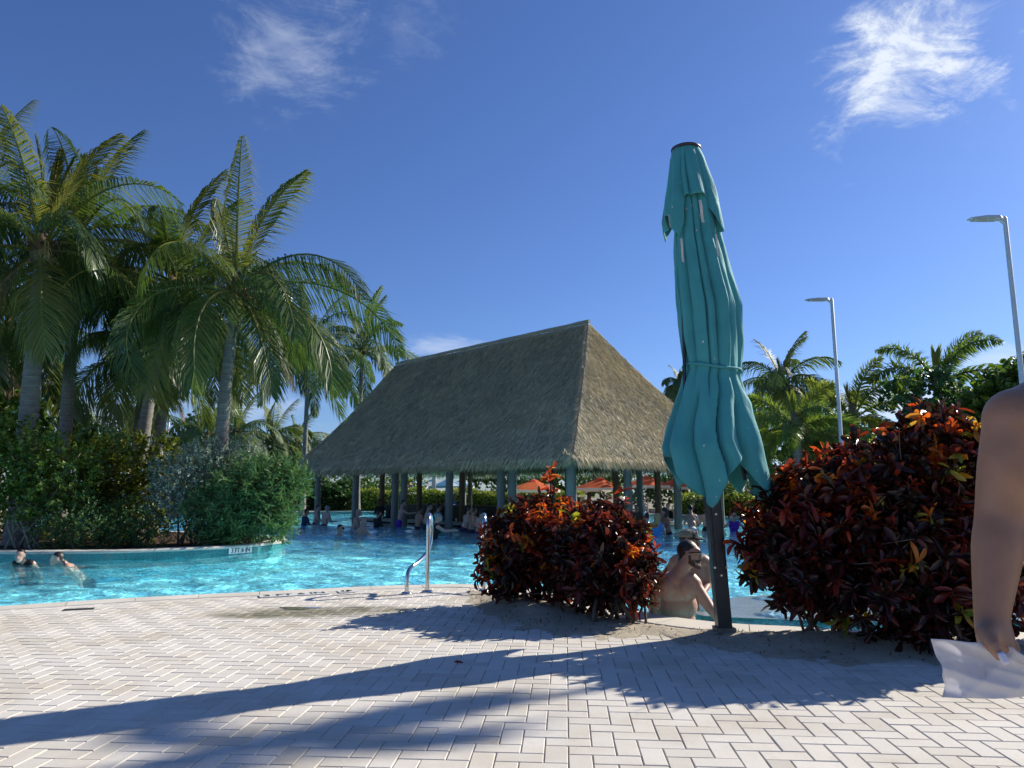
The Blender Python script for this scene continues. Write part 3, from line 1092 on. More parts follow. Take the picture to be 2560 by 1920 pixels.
        Pq[:, 2] = EAVE + 0.06 + np.clip(ins, -0.1, 0.5) * 0.55 - rng.random(n) * 0.10
        outw = np.array(HU) * out[0] + np.array(HV) * out[1]
        side = np.array(HU) * ed[0] + np.array(HV) * ed[1]
        Pf.append(Pq)
        Uf.append(np.array([0, 0, -1.0])[None] + outw[None] * np.clip(0.55 - ins, 0, .6)[:, None] + side[None] * rng.normal(0, 0.16, n)[:, None])
        Nf.append(np.tile(outw + np.array([0, 0, .3]), (n, 1)) + rng.normal(0, 0.4, (n, 3)))
    P = np.concatenate(Pf); U = np.concatenate(Uf); N = np.concatenate(Nf)
    V, F = scatter(tm, [(0, 1, 2, 3, 4)], P, U, N, rng.uniform(0.18, 0.40, len(P)), rng.uniform(0.012, 0.03, len(P)))
    o = link('eave_fringe', mesh('eave_fringe', to_hut(V), F), M_thatch, rf); o['kind'] = 'stuff'
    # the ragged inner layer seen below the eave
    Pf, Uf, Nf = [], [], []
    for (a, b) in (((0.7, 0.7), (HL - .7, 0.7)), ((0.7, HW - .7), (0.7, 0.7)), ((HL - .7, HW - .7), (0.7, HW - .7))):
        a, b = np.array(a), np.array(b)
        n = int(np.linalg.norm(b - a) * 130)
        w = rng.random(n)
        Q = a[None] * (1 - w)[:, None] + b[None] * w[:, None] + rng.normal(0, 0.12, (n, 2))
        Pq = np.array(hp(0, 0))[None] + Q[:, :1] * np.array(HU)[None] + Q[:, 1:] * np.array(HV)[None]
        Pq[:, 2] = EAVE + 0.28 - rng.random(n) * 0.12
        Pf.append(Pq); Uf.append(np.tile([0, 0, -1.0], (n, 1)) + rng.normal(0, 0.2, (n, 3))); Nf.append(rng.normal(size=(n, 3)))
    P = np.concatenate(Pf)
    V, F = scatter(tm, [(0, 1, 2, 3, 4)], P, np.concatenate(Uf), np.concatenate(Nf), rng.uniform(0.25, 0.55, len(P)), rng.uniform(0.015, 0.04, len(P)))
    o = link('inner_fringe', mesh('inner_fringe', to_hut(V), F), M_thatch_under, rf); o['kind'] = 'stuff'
    # ridge cap
    a, b = hp(HI - 0.05, HW / 2, RIDGE + 0.03), hp(HL - HJ + .05, HW / 2, RIDGE + 0.03)
    m = MB()
    for k, (dx, dz) in enumerate(((0.0, 0.03),)):
        pts = [a.lerp(b, i / 24) + Vector((0, 0, 0.006 * math.sin(i * 1.7))) for i in range(25)]
        m.tube([p - Vector((HC.x, HC.y, 0)) for p in pts], [0.07 + 0.006 * math.sin(i * 2.3) for i in range(25)], 7)
    m.build('ridge_cap', M_thatch_in, rf)
roof()
def post_material(name, a, b):
    m, t, bs = new_mat(name)
    n = noise_node(t, 7, 5, 0.65, 'Object', (1, 1, 0.12))
    r = ramp_node(t, [(0.3, a), (0.7, b)])
    t.links.new(n, r.inputs[0]); t.links.new(r.outputs[0], bs.inputs['Base Color'])
    bs.inputs['Roughness'].default_value = 0.85
    bump(t, bs, n, 0.5, 0.02)
    return m
M_post_blue = post_material('weathered_post', (0.27, 0.27, 0.24), (0.16, 0.165, 0.155))
M_post_brown = post_material('brown_post', (0.22, 0.14, 0.085), (0.13, 0.08, 0.05))
M_orange_wrap = simple('orange_wrap', (0.75, 0.10, 0.015), (0.6, 0.07, 0.01), 6, 0.6)
def post_mesh(r, z0, z1, seed):
    q = np.random.default_rng(seed)
    P = []; rr = []
    for i in range(9):
        t = i / 8
        P.append((q.normal(0, 0.006), q.normal(0, 0.006), z0 + (z1 - z0) * t)); rr.append(r * (1.06 - 0.12 * t) * q.uniform(0.97, 1.03))
    V, F = tube(P, rr, 12)
    return mesh('post', V, F, True)
outer = [(0.95, 0.95), (3.4, 0.95), (3.95, 0.95), (6.6, 0.95), (9.3, 0.95), (9.9, 0.95), (12.7, 0.95), (15.8, 0.95), (0.95, 3.7), (0.95, 6.5), (0.95, 9.3), (4.6, 9.3), (8.2, 9.3), (12, 9.3), (15.8, 9.3), (15.8, 5.1)]
inner = [(2.6, 2.7), (5.3, 2.7), (8.0, 2.7), (10.7, 2.7), (13.4, 2.7), (2.6, 5.2), (2.6, 7.7), (8.0, 7.7), (13.4, 7.7)]
lp = []
for k, (u, v) in enumerate(outer):
    p = hp(u, v); o = link('post', post_mesh(0.135, FLOOR_Z, EAVE + 0.75, 100 + k), M_post_blue, hut, (p.x - HC.x, p.y - HC.y, 0)); lp.append(o)
for k, (u, v) in enumerate(inner):
    p = hp(u, v); o = link('post', post_mesh(0.112, FLOOR_Z, EAVE + 2.0, 200 + k), M_post_brown, hut, (p.x - HC.x, p.y - HC.y, 0)); lp.append(o)
p = hp(2.6, 5.2)
MB().lathe((p.x - HC.x, p.y - HC.y, 0), [(0.14, 0.0), (0.143, 0.02), (0.143, 0.4), (0.14, 0.42)], 16).build('post_wrap', M_orange_wrap, hut)
# eave beams and rafter ends
def beam(u0, v0, u1, v1, z, r=0.1):
    a, b = hp(u0, v0, z), hp(u1, v1, z)
    MB().tube([tuple(a.lerp(b, i / 6) - Vector((HC.x, HC.y, 0))) for i in range(7)], r, 10).build('beam', M_post_brown, hut, True)
beam(1.0, 0.95, HL - 1.0, 0.95, EAVE + 0.55); beam(0.95, 1.06, 0.95, HW - 1.06, EAVE + 0.56)
beam(1.0, HW - .95, HL - 1.0, HW - .95, EAVE + 0.55); beam(HL - .95, 1.06, HL - .95, HW - 1.06, EAVE + 0.56)
def rafter(u0, v0, u1, v1, dz=2.2):
    a, b = hp(u0, v0, EAVE + 0.06), hp(u1, v1, EAVE + dz)
    MB().tube([tuple(a - Vector((HC.x, HC.y, 0))), tuple(b - Vector((HC.x, HC.y, 0)))], 0.07, 8).build('rafter', M_post_brown, hut)
for i in range(9):
    u = 3.2 + i * 1.45
    rafter(u, 0.22, u, 2.6)
for i in range(4):
    v = 2.9 + i * 1.5
    rafter(0.22, v, 1.5, v, 1.6)
# swim-up bar: a low stone counter and a service core enlarged as a dark backdrop
M_counter = simple('bar_counter_stone', (0.42, 0.38, 0.33), (0.33, 0.30, 0.26), 12, 0.5)
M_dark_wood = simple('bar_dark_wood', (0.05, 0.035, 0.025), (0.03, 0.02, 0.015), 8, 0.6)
def bar_run(u0, v0, u1, v1, w, z, h, name, mat):
    a, b = hp(u0, v0), hp(u1, v1); d = b - a
    m = MB().box(tuple((a + b) / 2 - Vector((HC.x, HC.y, 0)) + Vector((0, 0, z - h / 2))), (d.length, w, h), math.atan2(d.y, d.x))
    return m.build(name, mat, hut)
bar_run(2.1, 2.1, 14.4, 2.1, 0.75, 0.03, 0.09, 'bar_counter', M_counter)
bar_run(2.1, 2.55, 2.1, 8.2, 0.75, 0.034, 0.09, 'bar_counter', M_counter)
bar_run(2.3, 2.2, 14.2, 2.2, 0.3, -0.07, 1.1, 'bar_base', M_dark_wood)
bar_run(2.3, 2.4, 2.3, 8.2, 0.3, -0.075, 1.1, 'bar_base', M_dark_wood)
bar_run(4.2, 5.0, 14.6, 5.0, 1.0, 0.55, 1.6, 'bar_cabinet_backdrop', M_dark_wood)  # cabinet enlarged as a dark backdrop, standing in for the shade inside
# small white vent box on the far slope of the roof
M_white_paint = simple('white_paint', (0.78, 0.78, 0.76), (0.72, 0.72, 0.70), 5, 0.45)
q = hp(4.6, HW / 2 + 1.15, RIDGE - 0.9) - Vector((HC.x, HC.y, 0))
MB().box((q.x, q.y, q.z), (0.35, 0.35, 0.7), TH).box((q.x, q.y, q.z + 0.38), (0.45, 0.45, 0.07), TH).build('roof_vent', M_white_paint, hut)
tag(hut, 'grey thatched hip roof bar hut on round posts standing in the pool', 'hut')

# glasses and bottles on the counters
M_glass_b = simple('bottle_glass', (0.10, 0.05, 0.02), (0.05, 0.09, 0.04), 3, 0.1)
M_cup = simple('plastic_cup', (0.7, 0.7, 0.72), (0.6, 0.62, 0.65), 3, 0.2)
btl = MB().lathe((0, 0, 0), [(0.034, 0), (0.036, 0.02), (0.036, 0.15), (0.014, 0.2), (0.013, 0.26), (0.015, 0.265)], 10)
cup = MB().lathe((0, 0, 0), [(0.03, 0), (0.042, 0.13), (0.039, 0.13), (0.028, 0.01)], 12)
me_b = mesh('bottle', btl.V[0], btl.F, True); me_c = mesh('cup', cup.V[0], cup.F, True)
for k, (u, v) in enumerate([(2.1, 3.3), (2.0, 4.1), (2.15, 4.5), (2.0, 6.0), (2.1, 6.9), (4.0, 2.1), (5.8, 2.05), (7.6, 2.1), (9.2, 2.15), (11.0, 2.1), (12.4, 2.1)]):
    p = hp(u, v, 0.036)
    if k % 3 == 0:
        o = link('bottle', me_b, M_glass_b, None, p); tag(o, 'small brown drink bottle standing on the hut bar counter', 'bottle', 'drinks on the bar counter')
    else:
        o = link('plastic_cup', me_c, M_cup, None, p); tag(o, 'clear plastic cup standing on the hut bar counter', 'cup', 'drinks on the bar counter')
# ------------------------------------------------------------------ palms, trees and shrubs
M_trunk = None
def trunk_material(name, a, b, ring=7.5):
    m, t, bs = new_mat(name)
    n = noise_node(t, 4, 6, 0.7, 'World', (1, 1, 5))
    n2 = noise_node(t, 30, 4, 0.7, 'World')
    r = ramp_node(t, [(0.3, a), (0.7, b)])
    t.links.new(n, r.inputs[0])
    r2 = ramp_node(t, [(0.3, (0.7, 0.7, 0.7)), (0.65, (1.1, 1.1, 1.1))])
    t.links.new(n2, r2.inputs[0])
    c = mixc(t, 0.7, r.outputs[0], r2.outputs[0], 'MULTIPLY')
    g = t.nodes.new('ShaderNodeNewGeometry'); sx = t.nodes.new('ShaderNodeSeparateXYZ'); t.links.new(g.outputs['Position'], sx.inputs[0])
    n3 = noise_node(t, 2.2, 3, 0.6, 'World')
    ma = t.nodes.new('ShaderNodeMath'); ma.operation = 'MULTIPLY_ADD'; t.links.new(sx.outputs[2], ma.inputs[0]); ma.inputs[1].default_value = ring
    mb = t.nodes.new('ShaderNodeMath'); mb.operation = 'MULTIPLY'; t.links.new(n3, mb.inputs[0]); mb.inputs[1].default_value = 1.6
    t.links.new(mb.outputs[0], ma.inputs[2])
    fr = t.nodes.new('ShaderNodeMath'); fr.operation = 'FRACT'; t.links.new(ma.outputs[0], fr.inputs[0])
    r3 = ramp_node(t, [(0.0, (0.55, 0.52, 0.5)), (0.12, (1.0, 1.0, 1.0)), (0.8, (1.05, 1.05, 1.05)), (0.95, (1.5, 1.48, 1.42)), (1.0, (0.6, 0.58, 0.55))])
    t.links.new(fr.outputs[0], r3.inputs[0])
    c = mixc(t, 0.85, c, r3.outputs[0], 'MULTIPLY')
    t.links.new(c, bs.inputs['Base Color'])
    bs.inputs['Roughness'].default_value = 0.9
    bump(t, bs, n2, 0.6, 0.015)
    return m
M_trunk = trunk_material('palm_trunk', (0.27, 0.245, 0.22), (0.14, 0.125, 0.11))
M_bark = trunk_material('tree_bark', (0.17, 0.14, 0.11), (0.09, 0.07, 0.055))
M_fibre = simple('palm_fibre', (0.22, 0.15, 0.08), (0.12, 0.08, 0.04), 30, 0.9, 0, 0.5, 0.01, (1, 1, .2))
G_frond = [(0, (0.030, 0.058, 0.013)), (0.45, (0.050, 0.092, 0.019)), (0.8, (0.092, 0.135, 0.027)), (1, (0.20, 0.20, 0.04))]
M_frond = leaf_mat('palm_frond', G_frond, 0.34, 0.37, True)
M_frond_far = leaf_mat('palm_frond_far', [(0, (0.053, 0.098, 0.027)), (0.6, (0.098, 0.150, 0.045)), (1, (0.165, 0.195, 0.053))], 0.3, 0.6, True)
M_plume = leaf_mat('plume_frond', [(0, (0.075, 0.128, 0.022)), (0.6, (0.150, 0.210, 0.038)), (1, (0.270, 0.285, 0.045))], 0.4, 0.35, True)

M_dead = leaf_mat('dead_frond', [(0, (0.20, 0.13, 0.07)), (1, (0.30, 0.20, 0.11))], 0.2, 0.7, True)
M_stalk = simple('flower_stalk', (0.42, 0.34, 0.12), (0.30, 0.22, 0.08), 20, .7)
def frond_mesh(az, e0, bend, Lf, tint, n=68, leaf=0.85, wid=0.036, droop=0.8, plume=False, wind=0.25, twist=0.0, seed=0, fold=0.0):
    """one pinnate frond rooted at the origin"""
    q = np.random.default_rng(seed)
    K = 16
    t = np.linspace(0, 1, K)
    el = e0 - bend * t ** 1.35
    seg = Lf / (K - 1)
    hx = np.concatenate([[0], np.cumsum(np.cos(el[:-1]) * seg)]); hz = np.concatenate([[0], np.cumsum(np.sin(el[:-1]) * seg)])
    dirh = np.array([math.cos(az), math.sin(az), 0.0])
    sidev = np.array([-math.sin(az), math.cos(az), 0.0])
    sway = wind * np.array([1.0, 0.15, -0.1])
    Rp = dirh[None] * hx[:, None] + np.array([0, 0, 1.0])[None] * hz[:, None] + sway[None] * (t ** 2)[:, None] * Lf * 0.35
    T = unit(np.gradient(Rp, axis=0))
    V, F = tube([tuple(p) for p in Rp], [0.035 * (1 - 0.9 * x) + 0.004 for x in t], 5, False)
    VV = [V]; FQ = [np.array(F)]; FT = []
    off = len(V)
    tints = [np.full(len(V), min(1.0, tint + 0.45))]
    for sgn in (-1, 1):
        tt = np.linspace(0.13, 0.995, n) + q.normal(0, 0.003, n)
        tt = np.clip(tt, 0.1, 1)
        P = np.stack([np.interp(tt, t, Rp[:, i]) for i in range(3)], 1)
        Tn = unit(np.stack([np.interp(tt, t, T[:, i]) for i in range(3)], 1))
        S = sidev[None] - Tn * (Tn @ sidev)[:, None]; S = unit(S)
        Up = np.cross(Tn, S) * 1.0
        Up = np.where(Up[:, 2:3] < 0, -Up, Up)
        # twist of the frond plane along its length
        tw = twist * tt
        Sx = S * np.cos(tw)[:, None] + Up * np.sin(tw)[:, None]
        ln = leaf * (np.sin(np.pi * np.clip(0.12 + 0.86 * tt, 0, 1)) ** 0.6) * q.uniform(0.85, 1.1, n)
        fwd = 0.45 + 0.9 * tt ** 2
        if plume:
            ph = q.uniform(0, 2 * np.pi, n)
            D = unit(Tn * 0.7 + (S * np.cos(ph)[:, None] + Up * np.sin(ph)[:, None]))
        else:
            D = unit(Tn * (fwd + fold)[:, None] + sgn * Sx + Up * (q.uniform(0.0, 0.34, n) * (1 - .5 * min(1, fold)))[:, None] + q.normal(0, 0.07, (n, 3)))
        g = np.array([0, 0, -1.0])
        mid = P + D * (ln * 0.5)[:, None] + g * (ln * 0.5 * droop * 0.34)[:, None] + sway * (ln * 0.15)[:, None]
        D2 = unit(D * 0.55 + g * droop * (0.75 + q.normal(0, 0.15, n))[:, None] + sway * 1.2)
        tip = mid + D2 * (ln * 0.52)[:, None]
        w = unit(Tn - D * np.sum(Tn * D, 1, keepdims=True)) * (wid / 2)
        Vn = np.stack([P - w * .6, P + w * .6, mid + w, mid - w, tip], 1).reshape(-1, 3)
        o_ = off + 5 * np.arange(n)[:, None]
        FQ.append(np.array([[0, 1, 2, 3]]) + o_); FT.append(np.array([[3, 2, 4]]) + o_)
        VV.append(Vn); off += len(Vn)
        lt = np.clip(tint + q.normal(0, 0.12, n), 0, 1)
        tints.append(np.repeat(lt, 5))
    return mesh('frond', np.concatenate(VV), [np.concatenate(FT), np.concatenate(FQ)], False, {'tint': np.concatenate(tints)})

def palm_trunk(base, top, r0, r1, parent, mat, bow=0.0, rings=True):
    base, top = Vector(base), Vector(top)
    L = (top - base).length
    n = int(L / 0.075) if rings else 14
    P = []; rr = []
    side = Vector((1, 0, 0))
    for i in range(n + 1):
        t = i / n
        p = base.lerp(top, t) + side * (bow * math.sin(math.pi * t))
        P.append(tuple(p))
        r = r1 + (r0 - r1) * (1 - t) ** 1.3 + 0.10 * math.exp(-t * L / 0.5)
        rr.append(r * (1.05 if (i % 2 == 0 and rings) else 0.965) * (1 + 0.02 * math.sin(i * 1.9)))
    V, F = tube(P, rr, 14)
    return link('trunk', mesh('trunk', V, F, True), mat, parent)

def palm(base, crown, label, group, n=24, Lf=3.4, tint=0.4, seed=1, r0=0.17, r1=0.115, bow=0.0, mat=None, leaf=1.0, wid=0.028, nl=96,
         droop=1.3, wind=0.25, plume=False, emin=-32, emax=83, name='coconut_palm', heart=True, share=None, spears=1, spear_len=.36, yellow=2):
    q = np.random.default_rng(seed)
    root = empty(name, base)
    b = Vector(base); c = Vector(crown) - b
    palm_trunk((0, 0, -0.05), tuple(c), r0, r1, root, M_trunk, bow, heart)
    mat = mat or M_frond
    if heart:
        m = MB()
        m.lathe(tuple(c + Vector((0, 0, -0.28))), [(r1 * 1.02, 0), (r1 * 1.5, 0.14), (r1 * 1.75, 0.3), (r1 * 1.35, 0.5), (r1 * 0.6, 0.8)], 12)
        for k in range(14):
            a = k * 2.4; rr_ = r1 * 1.35
            d = Vector((math.cos(a), math.sin(a), 0))
            p0 = c + d * rr_ + Vector((0, 0, -0.1 + 0.02 * k))
            m.tube([tuple(p0), tuple(p0 + d * 0.12 + Vector((0, 0, 0.1))), tuple(p0 + d * 0.3 + Vector((0, 0, -0.05 - 0.2 * q.random())))], [0.03, 0.02, 0.006], 5)
        m.build('crown_shaft', M_fibre, root, True)
    for i in range(n):
        f = i / max(1, n - 1)
        az = i * 2.39996 + q.normal(0, 0.15)
        e0 = R(emax - (emax - emin) * f ** 0.85 + q.normal(0, 5))
        bend = R(62 + 62 * math.sin(math.pi * min(1, f * 1.1)) + q.normal(0, 10)) if not plume else R(80 + 25 * f)
        fold = 1.2 if f < 0.1 else (0.5 if f < 0.25 else 0.0)
        if f < 0.12: bend *= 0.6
        L_ = Lf * (0.72 + 0.4 * math.sin(math.pi * (0.2 + 0.65 * f))) * q.uniform(0.9, 1.1)
        if f < .2: L_ *= .95
        tn = float(np.clip(tint + (0.35 if f < 0.12 else 0.0) + q.normal(0, 0.1), 0, 1))
        if f > 0.9 and q.random() < 0.25 * yellow: tn = 0.95
        me = frond_mesh(az, e0, bend, L_, tn, nl, leaf * q.uniform(0.9, 1.1), wid, droop * q.uniform(0.8, 1.25) * (.45 if f < .1 else 1), plume, wind, q.normal(0, 0.7), seed * 1000 + i, fold)
        o = link('frond', me, mat, root, tuple(c + Vector((math.cos(az) * r1 * .8, math.sin(az) * r1 * .8, 0.12 * (1 - f)))))
    for k in range(spears):
        # the unopened leaf standing in the crown's middle
        a = q.uniform(0, 6.28)
        me = frond_mesh(a, R(84), R(12), Lf * spear_len, 0.9, 46, 0.7, 0.03, 0.02, False, 0.06, 0, seed * 77 + k, 4.0)
        # leaflets folded up along the rachis
        link('frond', me, mat, root, tuple(c + Vector((0.03 * k, 0.03, 0.1))))
    if name == 'coconut_palm' and mat is M_frond and group:
        for k in range(1):
            az = q.uniform(0, 6.28)
            me = frond_mesh(az, R(-48), R(30), Lf * .7, .5, 60, .55, .022, 1.5, False, .05, .3, seed * 313 + k)
            link('dead_frond', me, M_dead, root, tuple(c + Vector((math.cos(az) * r1, math.sin(az) * r1, -.12))))
        for k in range(3):
            az = q.uniform(0, 6.28); d = Vector((math.cos(az), math.sin(az), 0))
            p0 = c + d * r1 * 1.1 + Vector((0, 0, .05))
            m = MB().tube([tuple(p0), tuple(p0 + d * .25 + Vector((0, 0, .12))), tuple(p0 + d * .5 + Vector((0, 0, -.05))), tuple(p0 + d * .6 + Vector((0, 0, -.4)))], [.018, .016, .012, .006], 6)
            for j in range(9):
                b0 = p0 + d * (.42 + .02 * j) + Vector((0, 0, .0 - .03 * j))
                m.tube([tuple(b0), tuple(b0 + Vector((q.normal(0, .08), q.normal(0, .08), -.12))), tuple(b0 + Vector((q.normal(0, .12), q.normal(0, .12), -.34)))], [.008, .006, .003], 4)
            m.build('flower_stalk', M_stalk, root, True)
    tag(root, label, 'palm tree', group)
    return root

GI = 'coconut palms on the planted island'
def base_at(px, Y, z=-0.03):
    x = (px - 1280) / FPX
    return Vector((x * Y * 1.0, Y, z))
# the island palms, from the tip of the island to the far left
A = at(592, 735, 16.2); palm((at(556, 1180, 16.2).x, 16.2, -0.03), A, 'tall coconut palm with curved grey trunk nearest the hut', GI, 19, 3.5, 0.58, 11, bow=-0.10)
B = at(428, 735, 17.2); palm((at(362, 1120, 17.2).x - .1, 17.2, -0.03), B, 'coconut palm whose trunk stands left of its close twin', GI, 15, 3.3, 0.55, 12, bow=-0.15)
B2 = at(440, 770, 18.6); palm((at(398, 1120, 18.6).x - .1, 18.6, -0.03), at(452, 720, 18.6), 'paler trunked coconut palm right of its close twin', GI, 12, 3.2, 0.5, 13, bow=-0.08)
palm((at(166, 1120, 17.5).x, 17.5, -0.03), at(196, 600, 17.5), 'straight dark trunked coconut palm between the twins and the thickest trunk', GI, 15, 3.3, 0.58, 14, spears=2, spear_len=.6)
palm((at(70, 1120, 15.6).x, 15.6, -0.03), at(106, 630, 15.6), 'coconut palm with the thickest trunk on the left of the island', GI, 19, 3.5, 0.6, 15, r0=0.24, r1=0.15, spears=3, spear_len=.74)
palm((at(-60, 1120, 16.5).x, 16.5, -0.03), at(-70, 520, 16.5), 'coconut palm at the left edge with only its fronds in view', GI, 17, 3.4, 0.55, 16)
palm((at(8, 1110, 19.5).x, 19.5, -0.03), at(20, 830, 19.5), 'short coconut palm with a thin trunk at the far left', GI, 18, 2.9, 0.55, 17, r0=0.13, r1=0.09)
palm((at(330, 1120, 19.0).x, 19.0, -0.03), at(362, 880, 19.0), 'young low coconut palm with yellowing fronds behind the twin trunks', GI, 16, 2.7, 0.6, 18, r0=0.1, r1=0.07, yellow=4)

GB = 'palms in the distance'
def far_palm(px, py, Y, label, n, Lf, seed, tint=0.4, r0=0.14, r1=0.1, **kw):
    c = at(px, py, Y)
    palm((c.x, Y, -0.05), c, label, GB, n, Lf, tint, seed, r0, r1, mat=kw.pop('mat', M_frond_far), nl=kw.pop('nl', 44), wid=kw.pop('wid', 0.06), spears=1, **kw)
far_palm(773, 868, 37.0, 'distant coconut palm with a dark slim trunk left of the hut roof', 22, 4.2, 31, 0.35, wind=0.1)
far_palm(905, 880, 40.0, 'distant coconut palm rising behind the left slope of the hut roof', 22, 4.0, 32, 0.45, wind=0.1)
far_palm(318, 1085, 36.0, 'low bushy palm seen beyond the island right of the straight dark trunk', 16, 2.6, 33, 0.4)
far_palm(590, 1085, 42.0, 'feathery low palm in the distance behind the tall curved trunk', 18, 3.2, 34, 0.55)
far_palm(520, 1090, 46.0, 'distant low palm left of the tall curved trunk', 16, 3.0, 35, 0.5)
far_palm(680, 1100, 44.0, 'distant low palm between the tall curved trunk and the hut', 18, 3.0, 36, 0.55)
far_palm(742, 1110, 46.0, 'small distant palm touching the lower left edge of the hut roof', 14, 2.6, 37, 0.5)
far_palm(1700, 960, 52.0, 'dark distant palm peeping between the hut roof and the teal umbrella', 16, 1.8, 38, 0.2)
far_palm(1955, 960, 34.0, 'full coconut palm behind the trees right of the teal umbrella', 22, 2.7, 39, 0.35, wind=0.15)
far_palm(160, 1050, 34.0, 'low palm with a sunlit frond between the two left trunks', 14, 3.0, 40, 0.6)
far_palm(2132, 1050, 22.0, 'plume fronded palm behind the lower lamp post', 11, 2.1, 41, 0.55, mat=M_plume, plume=True, leaf=0.42, wid=0.035, nl=130, droop=0.5, emin=0, emax=75, name='plume_palm', wind=0.15)
far_palm(2345, 960, 22.0, 'tallest plume fronded palm standing right of the lower lamp post', 9, 2.3, 42, 0.3, mat=M_plume, plume=True, leaf=0.48, wid=0.035, nl=140, droop=0.5, emin=2, emax=72, name='plume_palm', wind=0.2)
far_palm(1990, 1075, 20.0, 'bright plume fronded palm low behind the bushes by the umbrella', 10, 1.8, 43, 0.4, mat=M_plume, plume=True, leaf=0.42, wid=0.035, nl=130, droop=0.5, emin=0, emax=70, name='plume_palm', wind=0.1)
# a tall palm beyond the right edge of the picture throws the streaked shade on the deck
palm((13.7, 12.0, -0.02), (13.35, 11.75, 10.4), 'slender tall palm past the right edge shading the deck', None, 7, 0.75, 0.4, 51, .075, .055, emin=-50, leaf=.32, wid=.03, nl=50, spears=0)

# ---- leaf masses
LEAF2 = ([(0, 0, 0), (.5, .45, .10), (0, 1, -.05), (-.5, .45, .10)], [(0, 1, 2), (0, 2, 3)])
ROUND = ([(0, 0, 0), (.42, .2, .06), (.5, .55, .1), (.25, .95, .02), (-.25, .95, .02), (-.5, .55, .1), (-.42, .2, .06)], [(0, 1, 2, 3), (0, 3, 4), (0, 4, 5, 6)])
M_green = leaf_mat('shrub_leaf', [(0, (0.055, 0.101, 0.017)), (0.5, (0.099, 0.162, 0.025)), (1, (0.187, 0.243, 0.038))], 0.32, 0.42)
M_olive = leaf_mat('olive_shrub_leaf', [(0, (0.06, 0.085, 0.014)), (0.5, (0.11, 0.135, 0.02)), (0.85, (0.18, 0.19, 0.03)), (1, (0.22, 0.21, 0.035))], 0.5, 0.4)
M_deep = leaf_mat('deep_green_leaf', [(0, (0.032, 0.092, 0.028)), (0.6, (0.066, 0.142, 0.038)), (1, (0.109, 0.182, 0.052))], 0.25, 0.5)
M_oleander = leaf_mat('oleander_leaf', [(0, (0.055, 0.132, 0.048)), (0.6, (0.109, 0.203, 0.078)), (1, (0.197, 0.284, 0.120))], 0.25, 0.38)
M_silver = leaf_mat('silver_leaf', [(0, (0.149, 0.196, 0.161)), (0.6, (0.253, 0.310, 0.265)), (1, (0.368, 0.414, 0.356))], 0.2, 0.5)
M_hedge = leaf_mat('hedge_leaf', [(0, (0.105, 0.150, 0.022)), (0.6, (0.195, 0.240, 0.030)), (1, (0.300, 0.315, 0.045))], 0.4, 0.4)
M_feather = leaf_mat('feathery_leaf', [(0, (0.090, 0.150, 0.022)), (0.7, (0.165, 0.225, 0.038)), (1, (0.225, 0.270, 0.045))], 0.4, 0.5)
M_stem = simple('shrub_stem', (0.20, 0.16, 0.12), (0.11, 0.085, 0.06), 12, 0.9, 0, 0.4, 0.01)
M_stem_pale = simple('pale_stem', (0.36, 0.32, 0.26), (0.24, 0.21, 0.17), 12, 0.9, 0, 0.4, 0.01)
def leafmass(blobs, n, size, tmpl=LEAF2, width=0.45, seed=0, shell=0.55, clump=0.16, per=14, up=0.5, flat=False):
    """leaves in small sprays spread through the blobs' volume"""
    q = np.random.default_rng(seed)
    vol = np.array([b[1][0] * b[1][1] * b[1][2] for b in blobs]) ** (2 / 3)
    nsp = max(1, n // per)
    which = q.choice(len(blobs), nsp, p=vol / vol.sum())
    C = np.array([b[0] for b in blobs], float)[which]; Rr = np.array([b[1] for b in blobs], float)[which]
    d = unit(q.normal(size=(nsp, 3)))
    r = np.where(q.random(nsp) < shell, q.uniform(0.82, 1.08, nsp), q.random(nsp) ** 0.5)
    lump = 1 + 0.16 * vnoise(d * 3 + C * 0.7, 1.3, seed + 5)
    S = C + d * Rr * (r * lump)[:, None]
    ax = unit(d + np.array([0, 0, up])[None] + q.normal(0, 0.45, (nsp, 3)))
    P = np.repeat(S, per, 0) + np.repeat(ax, per, 0) * q.uniform(-0.7, 1.0, nsp * per)[:, None] * clump
    dv = unit(q.normal(size=(nsp * per, 3)))
    U = unit(np.repeat(ax, per, 0) * 0.7 + dv)
    N = np.repeat(d, per, 0) * 0.6 + np.array([0, 0, 0.7]) + q.normal(0, 0.4, (nsp * per, 3))
    sz = size * q.uniform(0.6, 1.25, nsp * per)
    keep = P[:, 2] > 0.02
    V, F = scatter(tmpl[0], tmpl[1], P[keep], U[keep], N[keep], sz[keep], sz[keep] * width * 2)
    return V, F
def stems(base, tips, r=0.025, seed=0, spread=0.2):
    q = np.random.default_rng(seed)
    m = MB()
    for tp in tips:
        b = Vector(base) + Vector((q.normal(0, spread), q.normal(0, spread * .6), 0)); tp = Vector(tp)
        mid = b.lerp(tp, 0.5) + Vector((q.normal(0, .12), q.normal(0, .12), 0.1))
        P = catmull([b, b.lerp(mid, .6) + Vector((q.normal(0, .05), q.normal(0, .05), 0.05)), mid, tp], 3)
        k = len(P)
        m.tube([tuple(p) for p in P], [r * (1 - 0.75 * i / (k - 1)) for i in range(k)], 6)
    return m
